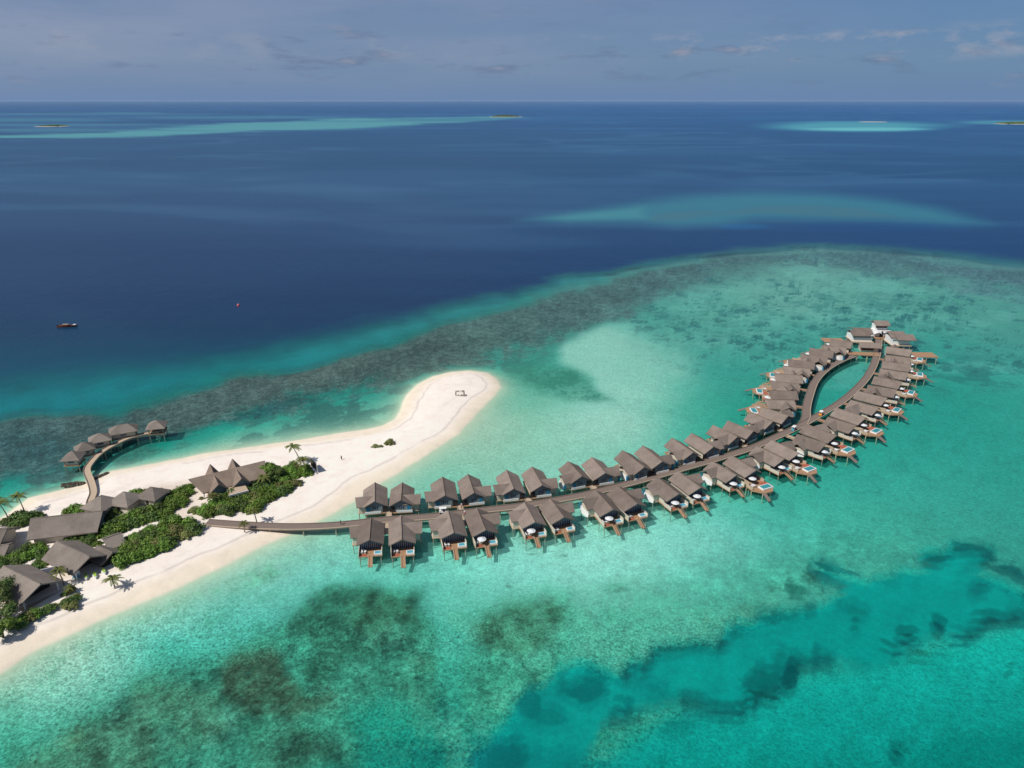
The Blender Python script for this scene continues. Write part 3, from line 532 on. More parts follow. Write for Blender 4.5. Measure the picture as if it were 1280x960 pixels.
def dup(root, loc, rz, label, group=None, scale=None):
    r = root.copy(); COL.objects.link(r); r.location = loc; r.rotation_euler = (0, 0, rz); r['label'] = label
    if group: r['group'] = group
    if scale: r.scale = scale
    for ch in list(root.children):
        c = ch.copy(); COL.objects.link(c); c.parent = r
        for gch in ch.children:
            d = gch.copy(); COL.objects.link(d); d.parent = c
    return r
ORD = 'first second third fourth fifth sixth seventh eighth ninth tenth eleventh twelfth thirteenth fourteenth fifteenth sixteenth seventeenth eighteenth nineteenth'.split()
TENS = {2: 'twenty', 3: 'thirty', 4: 'forty', 5: 'fifty', 6: 'sixty', 7: 'seventy'}
def ordinal(n):
    if n <= 19: return ORD[n - 1]
    t, u = divmod(n, 10)
    return (TENS[t][:-1] + 'ieth') if u == 0 else TENS[t] + '-' + ORD[u - 1]

# ------------------------------------------------------------------ overwater villas
def make_villa(s, kind, withbath):
    """ridge along local y, deck at -y, entrance at +y, wing on side s; kind 'deck' or 'pool'"""
    r = empty('overwater_villa', '', 'villa')
    EZ, RZ, HW = 4.5, 6.6, 3.8
    mb = roof_solid(MB(), -6.3, 6.4, HW, EZ, RZ, .7, .0); mb.build('roof', 'thatch', r)
    mr = MB().tube([(0, -7.1, RZ + .03), (0, 6.5, RZ + .03)], .13, 6); rf = [c for c in r.children if c.name.startswith('roof')][0]; mr.build('ridge_cap', 'pale' if False else 'thatch_brown', rf)
    wr = MB(); hd = 3.4; wy = 2.3
    roof_solid(wr, 0.25, 5.7, hd, EZ - .05, RZ - .22, 0, .35, ax='x'); wr.v = [(x * s, y + wy, z) for x, y, z in wr.v]
    if s < 0: wr.f = [f[::-1] for f in wr.f]
    wr.build('wing_roof', 'thatch', r)
    b = MB().box(-3.1, 3.1, -3.9, 5.4, 1.93, 4.6); b.build('wall', 'cream', r)
    x0, x1 = sorted((s * 3.103, s * 5.1)); MB().box(x0, x1, -.6, 4.6, 1.93, 4.35).build('wing_wall', 'cream', r)
    ge = gable_wall(MB(), 5.42, 3.1, 2.2, 4.3, 6.1); ge.build('gable_wall', 'teal', r)
    gf = gable_wall(MB(), -4.05, 3.05, 1.95, 4.3, 6.1); gf.build('glass_front', 'navy', r)
    dx_ = s * 2.2; MB().box(dx_ - .5, dx_ + .5, 5.55, 5.61, 2.0, 4.3).build('door', 'blue', r)
    MB().box(-s * 2.9 - .8, -s * 2.9 + .8, 5.55, 5.64, 2.0, 4.0).build('doorway', 'dark', r)
    MB().box(-.9, 1.0, 5.55, 5.6, 3.1, 3.9).build('window', 'navy', r)
    xa, xb = (-3.7, 3.7) if s > 0 else (-3.7, 3.7)
    fl = MB().box(-3.3, 3.3, -8.4 if kind != 'plain' else -6.2, 6.1, 1.62, 1.9); fl.build('platform', 'deck', r)
    x0, x1 = sorted((s * 3.31, s * 5.4)); MB().box(x0, x1, -.9, 4.9, 1.6, 1.88).build('wing_platform', 'pale', r)
    MB().box(*sorted((-s * 1.6, s * 3.28)), 5.9, 6.08, 1.903, 2.65).build('parapet', 'white', r)
    for sx in ((-1, 1) if kind != 'plain' else ()): MB().box(sx * 3.2 - .09, sx * 3.2 + .09, -8.3, -3.9, 1.9, 3.0 if sx == s else 3.4).build('side_screen', 'pale' if kind == 'pool' else 'cream', r)
    if withbath:
        pts = []; n = 10; xo = s * 5.5
        for k in range(n + 1):
            t = k / n; pts.append((t * 6.2 - 1.0, 1.5 + 2.4 * math.sin(math.pi * min(1, max(0, .12 + t * .76))) ** .6))
        m = MB(); P_ = []
        for yy, zz in pts: bow = .7 * math.sin(math.pi * (yy + 1) / 6.2); P_ += [(xo + s * bow, yy, 1.7), (xo + s * (bow + .0) - s * .25, yy, zz), (xo + s * bow - s * .16, yy, 1.7), (xo + s * bow - s * .40, yy, zz)]
        F = []
        for k in range(n):
            a = 4 * k; F += [(a, a + 4, a + 5, a + 1), (a + 2, a + 3, a + 7, a + 6), (a + 1, a + 5, a + 7, a + 3)]
        m.poly(P_, F).build('bath_screen', 'white', r)
        MB().box(*sorted((s * 5.2, s * 5.75)), 4.6, 5.3, 1.9, 3.7).build('blue_panel', 'blue', r)
    def stilt(x, y, rad=.15, top=1.62, mt='post'): MB().tube([(x, y, -2.6), (x, y, top)], rad, 6).build('stilt', mt, r)
    for x in (-2.9, 2.9):
        for y in ((-8.0, -4, .8, 5.2) if kind != 'plain' else (-5.9, -2, 1.6, 5.2)): stilt(x, y)
    for y in (-.4, 4.5): stilt(s * 5.1, y, .13)
    for x in (-1.6, 1.6): MB().tube([(x - 1.2, 5.2, -1.2), (x + 1.2, 5.2, 1.55)], .08, 5).build('brace', 'post', r)
    if kind == 'deck':
        l = MB(); l.prism([(-.55, -8.4), (.55, -8.4), (.55, -12.0), (-.55, -12.0)][::-1], [.35, .35, 1.6, 1.6], [.5, .5, 1.86, 1.86]); l.build('steps', 'deck', r)
        for sx in (-.62, .62): MB().tube([(sx, -8.3, 2.5), (sx, -12.0, 1.1), (sx, -12.0, -1.8)], .07, 5).build('handrail', 'pale', r)
        MB().box(-2.9, -1.0, -8.0, -6.6, 1.9, 2.0).build('bathing_mat', 'red', r)
        tb = MB().box(1.0, 3.1, -8.0, -6.2, 1.9, 2.35); t = tb.build('plunge_tub', 'white', r); MB().box(1.2, 2.9, -7.8, -6.4, 2.352, 2.37).build('water', 'poolb', t)
    elif kind == 'pool':
        hexp = [(-3.9, -6.9), (-4.1, -11.0), (-1.6, -14.6), (1.5, -14.9), (4.2, -12.2), (4.1, -6.9)]
        MB().prism(hexp, 1.4, 1.83).build('pool_deck', 'deck', r)
        MB().box(1.1 * s - 2.2, 1.1 * s + 2.2, -13.1, -10.2, 1.84, 2.3).build('pool_rim', 'white', r)
        MB().box(1.1 * s - 1.85, 1.1 * s + 1.85, -12.75, -10.5, 2.303, 2.33).build('pool_water', 'pool', r)
        MB().box(*sorted((s * 1.3, s * 3.9)), -9.9, -7.6, 1.905, 1.95).build('bathing_mat', 'red', r)
        MB().box(*sorted((-s * 4.0, -s * 3.85)), -11.0, -7.0, 1.83, 2.75).build('deck_screen', 'pale', r)
        l = MB(); l.prism([(-2.2, -14.3), (-1.1, -14.6), (-1.5, -18.0), (-2.6, -17.8)][::-1], [.35, .35, 1.4, 1.4], [.5, .5, 1.8, 1.8]); l.build('steps', 'walk', r)
        for x, y in ((-3.7, -7.6), (-3.8, -10.4), (-1.8, -13.9), (1.2, -14.3), (3.8, -11.8), (3.8, -8), (0, -10)): stilt(x, y, .2, 1.4, 'pale')
    return r
VN = [  # deck end px, entrance end px, image side of wing  (row on the lagoon side; decks face away)
    ((468.7, 602.9), (468.5, 626.2), 'L'), ((502.9, 604), (501.3, 623.5), 'R'), ((553, 596), (556.5, 619), 'L'), ((585, 592.7), (592.7, 615.7), 'R'), ((633.3, 587.3), (642.4, 610.6), 'L'), ((664.8, 583.2), (677.8, 606.3), 'R'),
    ((710, 576.5), (727.3, 595.2), 'L'), ((739.5, 571.2), (756.8, 591.1), 'R'), ((778, 563), (805.5, 584), 'L'), ((803.5, 557), (827.9, 576.9), 'R'), ((840, 547.4), (866.5, 565.7), 'L'), ((864.5, 541.3), (892, 558.5), 'R'),
    ((891, 531.5), (921.6, 546.2), 'L'), ((909.4, 525.9), (941.9, 539), 'R'), ((937.8, 515), (966.2, 526.9), 'L'), ((953, 508.6), (985.5, 519.8), 'R'),
    ((956, 499.5), (993, 500.5), 'L'), ((960.5, 488), (996, 489), 'R'), ((963, 476.5), (999, 479), 'L'), ((968, 466.5), (1003.5, 469.5), 'R'), ((979, 457.5), (1013, 461), 'L'), ((985, 449), (1019, 453), 'R'),
    ((1001, 442.5), (1035, 447), 'L'), ((1012, 435), (1043, 439.5), 'R'), ((1027.5, 431.5), (1058, 434.5), 'L'), ((1038, 423.5), (1066, 428), 'R')]
VS_ = [  # row on the outer side; decks face the camera or the right
    ((461.6, 674.6), (463.7, 647.8), 'L'), ((502.3, 674), (501.3, 644.1), 'R'), ((567.3, 665.5), (560.2, 638), 'L'), ((606.9, 662.4), (595.7, 635), 'R'), ((668.8, 652.3), (655.6, 627.9), 'L'), ((705, 646.3), (687.7, 623.6), 'R'),
    ((766, 636.8), (743.6, 612.4), 'L'), ((796.4, 629.7), (772, 607.3), 'R'), ((848.2, 617.5), (820.8, 596.2), 'L'), ((875.6, 609.4), (847.2, 589), 'R'), ((920.5, 593.9), (890, 576.6), 'L'), ((944.9, 587.8), (914.5, 569.5), 'R'),
    ((980.5, 573.6), (945.9, 557.3), 'L'), ((998.8, 566.5), (964.2, 549.8), 'R'), ((1032.7, 554.5), (996, 543), 'L'), ((1046, 544.4), (1007.3, 530), 'R'), ((1070.3, 532), (1034.8, 521), 'L'), ((1082.5, 522), (1045, 509.8), 'R'),
    ((1098.7, 509.8), (1063.2, 499.7), 'L'), ((1108.9, 497.7), (1071.3, 488.5), 'R'), ((1121, 487.5), (1084.6, 481.4), 'L'), ((1128.2, 477.3), (1092.7, 470.2), 'R'), ((1135.3, 466.2), (1099.8, 461), 'L'), ((1139.4, 456), (1102.8, 451), 'R'),
    ((1139.4, 447.5), (1106.5, 443.8), 'L'), ((1140.4, 437.7), (1108, 433), 'R')]
protos = {}
def villa(kind, s, bath, loc, rz, label, group, sc):
    k = (kind, s, bath)
    if k not in protos:
        o = make_villa(s, kind, bath); protos[k] = o; o.location = loc; o.rotation_euler = (0, 0, rz); o['label'] = label; o['group'] = group; o.scale = (1, sc, 1); return o
    return dup(protos[k], loc, rz, label, group, (1, sc, 1))
# parasols and loungers on the decks
def make_parasol():
    r = empty('parasol', '', 'parasol'); m = MB(); n = 12
    P_ = [(0, 0, 2.55)] + [(1.3 * math.cos(2 * math.pi * k / n), 1.3 * math.sin(2 * math.pi * k / n), 2.05) for k in range(n)] + [(0, 0, 2.47)] + [(1.26 * math.cos(2 * math.pi * k / n), 1.26 * math.sin(2 * math.pi * k / n), 2.0) for k in range(n)]
    F = [(0, 1 + k, 1 + (k + 1) % n) for k in range(n)] + [(n + 1, n + 2 + (k + 1) % n, n + 2 + k) for k in range(n)] + [(1 + k, n + 2 + k, n + 2 + (k + 1) % n, 1 + (k + 1) % n) for k in range(n)]
    m.poly(P_, F).build('canopy', 'fabric', r); MB().tube([(0, 0, 0), (0, 0, 2.5)], .04, 6).build('pole', 'post', r); MB().tube([(0, 0, 0), (0, 0, .1)], .3, 8).build('base', 'lilac', r); return r
def make_lounger():
    r = empty('sun_lounger', '', 'sun lounger'); MB().box(-.33, .33, -.95, .95, .22, .3).build('frame', 'pale', r)
    MB().poly([(-.3, -.92, .3), (.3, -.92, .3), (.3, .3, .3), (-.3, .3, .3), (-.3, .92, .72), (.3, .92, .72), (-.3, -.92, .42), (.3, -.92, .42), (.3, .28, .42), (-.3, .28, .42), (-.3, .9, .84), (.3, .9, .84)],
              [(6, 7, 8, 9), (9, 8, 11, 10), (0, 6, 9, 3), (1, 2, 8, 7), (0, 1, 7, 6), (3, 9, 10, 4), (2, 5, 11, 8), (4, 10, 11, 5), (0, 3, 2, 1), (3, 4, 5, 2)]).build('mattress', 'fabric', r)
    for x in (-.28, .28):
        for y in (-.85, .6): MB().box(x - .03, x + .03, y - .03, y + .03, 0, .22).build('leg', 'pale', r)
    return r
par0 = None; lng0 = None
def place_par(loc, label):
    global par0
    if par0 is None: par0 = make_parasol(); par0.location = loc; par0['label'] = label; par0['group'] = 'white parasols on the villa decks'; return
    dup(par0, loc, 0, label, 'white parasols on the villa decks')
def place_lng(loc, rz, label):
    global lng0
    if lng0 is None: lng0 = make_lounger(); lng0.location = loc; lng0.rotation_euler.z = rz; lng0['label'] = label; lng0['group'] = 'loungers on the villa decks'; return
    dup(lng0, loc, rz, label, 'loungers on the villa decks')
PAIR_ENT = []
for row, lst in (('lagoon', VN), ('outer', VS_)):
    for i, (po, pi, side) in enumerate(lst):
        a = at(*po, 6.6); b = at(*pi, 6.6); d = (b - a); L = d.length; c = (a + b) / 2 + d.normalized() * .25; rz = math.atan2(d.y, d.x) - math.pi / 2
        img_right_local = Vector((1, 0, 0)).dot(Vector((math.cos(rz), math.sin(rz), 0)))
        if row == 'outer': s = -1 if side == 'L' else 1
        else: s = 1 if side == 'L' else -1
        if row == 'outer': kind = 'pool' if (i >= 11 and side == 'R') else 'deck'
        else: kind = 'plain' if i < 16 else ('pool' if side == 'L' else 'deck')
        bath = i >= 6
        sc = min(1.12, max(.8, L / 13.4))
        desc = 'grey shingle roof' if kind == 'deck' else 'hexagonal pool deck'
        lab = f'shingle-roofed stilt villa, {ordinal(i + 1)} from the beach in the ' + ('lagoon-side row' if row == 'lagoon' else 'outer near-side row')
        o = villa(kind, s, bath, (c.x, c.y, 0), rz, lab, 'overwater villas along the curved walkway', sc); o.scale[0] = 1.12 if i >= 14 else (1.05 if i % 5 == 2 else 1.0)
        ca, sa = math.cos(rz), math.sin(rz)
        W_ = lambda x, y, z: Vector((c.x + x * ca - y * sc * sa, c.y + x * sa + y * sc * ca, z))
        PAIR_ENT.append((row, i, side, W_(-s * 2.7, 6.1, 1.9), W_))
        whr = f'{ordinal(i + 1)} villa from the beach, ' + ('lagoon-side row' if row == 'lagoon' else 'outer row')
        if row == 'outer' and (i in (3, 4, 6, 8, 9) or i >= 10): place_par(W_(-1.3 * s if kind == 'pool' else -1.2, -7.3, 1.9), 'white parasol on the deck of the ' + whr)
        if row == 'lagoon' and i >= 16 and i % 2: place_par(W_(1.0, -7.3, 1.9), 'white parasol on the deck of the ' + whr)
        if row == 'outer' or i >= 16:
            for q, (lx, nm) in enumerate(((-2.4, 'left'), (-1.5, 'right'))):
                place_lng(W_(lx, -6.0 if kind == 'deck' else -9.0, 1.9 if kind == 'deck' else 1.84), rz + math.pi, f'{nm} white lounger on the deck of the ' + whr)

# ------------------------------------------------------------------ walkways
def spline(pts, n=6):
    out = []
    P_ = [pts[0]] + list(pts) + [pts[-1]]
    for i in range(1, len(P_) - 2):
        for k in range(n):
            t = k / n; p0, p1, p2, p3 = P_[i - 1], P_[i], P_[i + 1], P_[i + 2]
            out.append(.5 * ((2 * p1) + (p2 - p0) * t + (2 * p0 - 5 * p1 + 4 * p2 - p3) * t * t + (3 * p1 - p0 - 3 * p2 + p3) * t ** 3))
    out.append(pts[-1]); return out
def ribbon(path, hw, z0, z1, mb, off=0.0):
    n = len(path); b = len(mb.v)
    for i, p in enumerate(path):
        d = (path[min(i + 1, n - 1)] - path[max(i - 1, 0)]); d.z = 0; d.normalize(); nn = Vector((-d.y, d.x, 0)); c = p + nn * off
        for s in (-1, 1):
            for z in (z0, z1): q = c + nn * s * hw; mb.v.append((q.x, q.y, z + p.z))
    for i in range(n - 1):
        a = b + 4 * i; c = a + 4; mb.f += [(a + 1, a + 3, c + 3, c + 1)[::-1], (a, c, c + 2, a + 2)[::-1], (a, a + 1, c + 1, c)[::-1], (a + 2, c + 2, c + 3, a + 3)[::-1]]
    mb.f += [(b, b + 2, b + 3, b + 1)[::-1], (b + 4 * (n - 1), b + 4 * (n - 1) + 1, b + 4 * (n - 1) + 3, b + 4 * (n - 1) + 2)[::-1]]; return mb
def walkway(name, px, hw, label, zs=None, step=9.0, z=2.0, m='walk', skip=0):
    path = spline([Vector((*at(p[0], p[1], z).xy, 0)) for p in px]); r = empty(name, label, 'walkway', tuple(path[0]))
    o = Vector(path[0]); path = [p - o for p in path]
    if zs:
        for i, p in enumerate(path): p.z = zs(i / (len(path) - 1))
    ribbon(path, hw, z - .3, z, MB()).build('deck', m, r)
    for s in (-1, 1): ribbon(path, .12, z + .003, z + .22, MB(), s * (hw - .14)).build('kerb', 'pale' if s < 0 else 'walk', r)
    for s in (-1, 1): ribbon(path, .06, z - .62, z - .28, MB(), s * (hw - .5)).build('beam', 'deck', r)
    acc = 0; last = path[0]; cnt = 0
    for i in range(1, len(path) - 1):
        acc += (path[i] - last).length; last = path[i]
        if acc > step and cnt < 48:
            acc = 0; cnt += 1; d = (path[i + 1] - path[i - 1]); d.z = 0; d.normalize(); nn = Vector((-d.y, d.x, 0))
            if cnt <= skip: continue
            for s in (-1, 1): q = path[i] + nn * s * (hw - .45); MB().tube([(q.x, q.y, -2.5), (q.x, q.y, z - .3 + q.z)], .17, 6).build('stilt', 'pale', r)
    return r
MAINP = [(258, 653), (300, 656), (360, 658.5), (420, 656.5), (481, 650), (542, 645.5), (603, 638), (643, 633.5), (681, 627.5), (721, 620.5), (745, 615), (782, 605.5), (823, 594.5), (863, 583), (881, 578), (911.4, 569), (942, 559), (972, 545.5), (993, 536), (1009, 527.5)]
walkway('boardwalk', MAINP, 1.7, 'long grey timber walkway on stilts curving from the beach between the two villa rows', zs=lambda t: -.0 if t > .18 else -1.0 * (1 - t / .18) * .0)
walkway('boardwalk', [(1003, 531), (1007.5, 521), (1008, 511), (1011.4, 496), (1019.5, 475.5), (1033.7, 461), (1052, 450.5), (1068, 444.5)], 1.7, 'left branch of the timber walkway around the oval pool of sea', step=11, z=1.992)
walkway('boardwalk', [(1004, 530.5), (1028, 516.5), (1046, 506), (1062, 494), (1078.4, 478), (1088.6, 463.5), (1094.7, 449), (1097, 438), (1098.7, 424)], 1.7, 'right branch of the timber walkway leading up to the white end pavilion', step=11, z=1.984)
# short footbridges joining each pair of villas to the walkway
mainpath = []
for pl in (MAINP, [(1008, 527), (1008, 512), (1011.4, 496), (1019.5, 475.5), (1033.7, 461), (1052, 450.5), (1068, 444.5)], [(1009, 527.5), (1028, 516.5), (1046, 506), (1062, 494), (1078.4, 478), (1088.6, 463.5), (1094.7, 449), (1097, 438), (1098.7, 424)]):
    mainpath += spline([at(p[0], p[1], 2.0) for p in pl], 14)
for row in ('lagoon', 'outer'):
    es = [e for e in PAIR_ENT if e[0] == row]
    for j in range(0, len(es) - 1, 2):
        a = (es[j][3] + es[j + 1][3]) / 2; a.z = 0
        q = min(mainpath, key=lambda p: (p.xy - a.xy).length); q = Vector((q.x, q.y, 0)); dd = q - a; L = dd.length
        if L < 2.2: continue
        e0 = a - dd.normalized() * 1.5; e1 = q - dd.normalized() * 1.72
        r = empty('footbridge', f'short timber footbridge to the {ordinal(j // 2 + 1)} pair of villas from the beach, {"lagoon-side" if row == "lagoon" else "outer"} row', 'footbridge', tuple(e0), 0, 'footbridges between villas and walkway')
        v1 = e1 - e0; ribbon([Vector((0, 0, 0)), v1 * .5, v1], 1.0, 1.7, 1.955, MB()).build('deck', 'pale' if j < 16 else 'deck', r)
        nn = Vector((-v1.y, v1.x, 0)).normalized()
        for s in (-1, 1):
            ribbon([Vector((0, 0, 0)), v1], .05, 1.96, 2.16, MB(), s * .92).build('kerb', 'walk', r)
            p = v1 * .45 + nn * s * .8; MB().tube([(p.x, p.y, -2.4), (p.x, p.y, 1.7)], .13, 6).build('stilt', 'post', r)

# ------------------------------------------------------------------ end pavilion of the walkway
def gable_building(name, label, cat, pa, pb, zr, ze, hw, z0=0.0, roofm='thatch_grey', wallm='cream', over=1.2, prow=.8, posts=(0, 0), wallin=None, gm=None, open_b=0.0, group=None, floor=True, hw2=None, base=0.0):
    """ridge from pa to pb (px at height zr)"""
    a = at(*pa, zr); b = at(*pb, zr); d = b - a; L = d.length; c = (a + b) / 2; rz = math.atan2(d.y, d.x) - math.pi / 2
    r = empty(name, label, cat, (c.x, c.y, z0), rz, group); h = L / 2
    rf = roof_solid(MB(), -h + prow, h - prow, hw, ze - z0, zr - z0, prow, prow, .35).build('roof', roofm, r)
    MB().tube([(0, -h + .1, zr - z0 + .04), (0, h - .1, zr - z0 + .04)], .16, 6).build('ridge_cap', roofm, rf)
    iw = hw - over; y0 = -h + over + prow; y1 = h - over - prow - open_b
    k = (zr - ze) / hw; top = zr - z0 - .45
    wz = top - k * iw
    MB().box(-iw, iw, y0, y1, base, wz).build('wall', wallm, r)
    gable_wall(MB(), y0 - .13, iw - .01, wz - 1.2, wz, top, .12).build('gable_wall', gm or wallm, r); gable_wall(MB(), y1 + .01, iw - .01, base + .1, wz, top, .12).build('gable_wall', 'dark' if open_b else (gm or wallm), r)
    if open_b:
        for x in (-iw, iw): MB().tube([(x, h - prow - .8, base), (x, h - prow - .8, wz)], .2, 8).build('post', 'white', r)
        for x in (-1, 1): MB().tube([(x * iw, h - prow - .6, wz), (0, h - prow - .6, top)], .14, 6).build('rafter', 'pale', r)
    if floor: MB().box(-iw - .7, iw + .7, y0 - .8, y1 + .8 + open_b, base - .3, base + .0).build('floor', 'pale', r)
    return r, c, rz, h
# two long stepped wings
def end_wing(px, w, d, flip, label):
    p = at(*px, 0); r = empty('pavilion_wing', label, 'pavilion', tuple(p), R(-3 if flip > 0 else -4))
    rr = MB()
    for (x0, x1, y0, y1, zt) in ((-w / 2, w / 2 - 2.2 * 1, -1, d, 6.9), (-w / 2 + 2.0, w / 2, 1.0, d + 3.0, 7.4)) if flip < 0 else ((-w / 2 + 0, w / 2 - 2.0, 0.5, d + 2.6, 7.4), (-w / 2 + 2.4, w / 2 + 1.2, -2.2, d - 2, 6.9)):
        cy = (y0 + y1) / 2; hd = (y1 - y0) / 2
        roof_solid(rr, x0, x1, hd, zt - 1.7, zt, 0, 0, .3, ax='x'); k = len(rr.v) - 12
        rr.v[k:] = [(x, y + cy, z) for x, y, z in rr.v[k:]]
    rr.build('roof', 'thatch', r)
    MB().box(-w / 2 + .8, w / 2 - .8, .3, d - .5, 1.9, 5.0).build('wall', 'white', r); MB().box(-w / 2 + .9, w / 2 - .9, .22, .297, 3.9, 4.95).build('window_band', 'teal', r)
    MB().box(-w / 2 + .3, w / 2 - .2, -1.2, d, 1.5, 1.9).build('platform', 'pale', r)
    for x in (-.42, -.14, .14, .42):
        for y in (-.7, d - 1): MB().tube([(w * x, y, -2.5), (w * x, y, 1.5)], .2, 6).build('stilt', 'post', r)
    return r
end_wing((1077, 431), 11.5, 9.5, -1, 'long low pavilion wing with shingle roof left of the white tower at the walkway end')
end_wing((1125, 435.5), 10.5, 9.5, 1, 'long low pavilion wing with shingle roof right of the white tower at the walkway end')
p = at(1100.5, 425, 0); r = empty('tower_pavilion', 'two-storey white pavilion with small shingle roof closing the walkway end', 'pavilion', tuple(p), R(-3))
MB().box(-4.2, 4.2, 0, 5, 1.9, 5.3).build('wall', 'white', r); MB().box(-3.2, 3.2, 1.6, 6.2, 5.3, 8.0).build('upper_storey', 'white', r); MB().box(-3.0, 3.0, 1.53, 1.597, 6.4, 7.7).build('upper_window', 'dark', r)
roof_solid(MB(), -3.9, 3.9, 4.2, 8.1, 9.8, 0, 0, .3, ax='x').build('roof', 'thatch', r).location = (0, 3.9, 0)
MB().box(-1.0, 1.0, -.07, -.002, 1.95, 4.6).build('doorway', 'dark', r)
for s in (-1, 1):
    m = MB(); P_ = []; n = 8
    for k in range(n + 1):
        t = k / n; x = s * (.6 + 4.2 * t); P_ += [(x, -1.8 - .9 * math.sin(math.pi * t), 3.0 + 1.9 * math.sin(math.pi * t * .8 + .3)), (x, .4, 5.2), (x, -1.75 - .9 * math.sin(math.pi * t), 2.9 + 1.9 * math.sin(math.pi * t * .8 + .3)), (x, .4, 5.08)]
    F = []
    for k in range(n): a = 4 * k; F += [(a, a + 4, a + 5, a + 1), (a + 2, a + 3, a + 7, a + 6), (a, a + 2, a + 6, a + 4)]
    m.poly(P_, F).build('canopy', 'fabric', r)
MB().box(-5, 5, -3.2, 6.4, 1.5, 1.9).build('platform', 'deck', r)
for x in (-4.4, 4.4):
    for y in (-2.6, 1.5, 5.6): MB().tube([(x, y, -2.5), (x, y, 1.5)], .2, 6).build('stilt', 'post', r)
# white umbrellas / tanks by the wings, and the cross deck with its hut
p = at(1076, 446.5, 0); r = empty('viewing_deck', 'orange timber cross deck joining both walkway branches before the end pavilion', 'deck', tuple(p), R(-8))
MB().box(-8.6, 8.2, -2.6, 2.2, 1.75, 2.05).build('deck', 'deck', r)
for x in (-7, -2.6, 2.2, 6.8): MB().tube([(x, -2.2, -2.5), (x, -2.2, 1.75)], .26, 6).build('stilt', 'pale', r)
p = at(1084, 443, 0); r = empty('deck_hut', 'small hut with brown shingle roof on the cross deck between the branches', 'hut', tuple(p), R(-8))
roof_solid(MB(), -5.2, 5.2, 3.2, 4.6, 6.2, 0, 0, .25, ax='x').build('roof', 'thatch', r); MB().box(-4.2, 4.2, -1.9, 1.9, 2.06, 4.5).build('wall', 'cream', r); MB().box(-3.9, 2.0, -1.96, -1.903, 2.9, 4.0).build('window_band', 'dark', r)
for (a_, b_, lab) in (((1142, 443), 9.5, 'square orange timber deck standing right of the last outer villa'),):
    p = at(*a_, 1.9); r = empty('sun_deck', lab, 'deck', (p.x, p.y, 0), R(-4)); MB().box(-.5, 10.5, -3.6, 3.6, 1.6, 1.9).build('deck', 'deck', r)
    for x in (.5, 5, 9.8):
        for y in (-3.2, 3.2): MB().tube([(x, y, -2.5), (x, y, 1.6)], .2, 6).build('stilt', 'pale', r)
p = at(1042, 425.5, 1.9); r = empty('sun_deck', 'orange timber deck beyond the last lagoon-side villa near the end pavilion', 'deck', (p.x, p.y, 0), R(-4)); MB().box(-5.5, 5.5, -3, 4, 1.6, 1.9).build('deck', 'deck', r)
for x in (-5, 0, 5): MB().tube([(x, -2.6, -2.5), (x, -2.6, 1.6)], .2, 6).build('stilt', 'pale', r)

# ------------------------------------------------------------------ curved jetty with five pavilions
walkway('jetty', [(110, 640), (113, 626), (116.5, 615), (113.5, 602), (108.5, 588), (114, 577.5), (126, 565.5), (142, 556), (162, 547), (189, 540.5), (200, 539.5)], 1.15, 'narrow curved timber jetty running from the left beach to five thatched pavilions', step=7, z=2.2, m='pale', skip=5)
def pavilion(px, w, d, rz, ridge, label, walls=True, zr=6.6):
    p = at(*px, 0); r = empty('thatched_pavilion', label, 'pavilion', tuple(p), rz, 'thatched pavilions on the curved jetty')
    hip_solid(MB(), -w / 2, w / 2, -d / 2, d / 2, 4.3, zr, (w - ridge) / 2, .22).build('roof', 'thatch_grey', r)
    MB().box(-w / 2 + .6, w / 2 - .6, -d / 2 + .6, d / 2 - .6, 1.8, 2.15).build('platform', 'deck', r)
    if walls:
        wl = MB().box(-w / 2 + 1.1, w / 2 - 1.1, -d / 2 + 1.1, d / 2 - 1.1, 2.15, 4.4).build('wall', 'cream', r); MB().box(-1.1, .9, -d / 2 + 1.03, -d / 2 + 1.097, 2.9, 3.8).build('window', 'navy', wl)
    for x in (-w / 2 + 1, w / 2 - 1):
        for y in (-d / 2 + 1, d / 2 - 1): MB().tube([(x, y, -2.5), (x, y, 4.3)], .17, 6).build('stilt', 'post', r)
    if not walls:
        MB().box(-w / 2 + .7, w / 2 - .7, -d / 2 + .62, -d / 2 + .72, 2.95, 3.05).build('handrail', 'pale', r)
    return r
pavilion((95, 584.5), 6.4, 6.4, R(8), .3, 'first pyramid-roofed pavilion at the shore end of the curved jetty')
pavilion((109, 573), 6.4, 6.4, R(38), .3, 'second pyramid-roofed pavilion on the curved jetty, overlapping the first')
pavilion((128, 561.5), 7.6, 6.6, R(30), .5, 'third and wider pyramid-roofed pavilion at the bend of the curved jetty')
pavilion((157, 550), 10, 7.2, R(27), 3.4, 'long ridge-roofed pavilion, fourth along the curved jetty')
pavilion((198.5, 544.5), 7.0, 7.0, R(14), .3, 'open-sided square pavilion at the far tip of the curved jetty', walls=False)

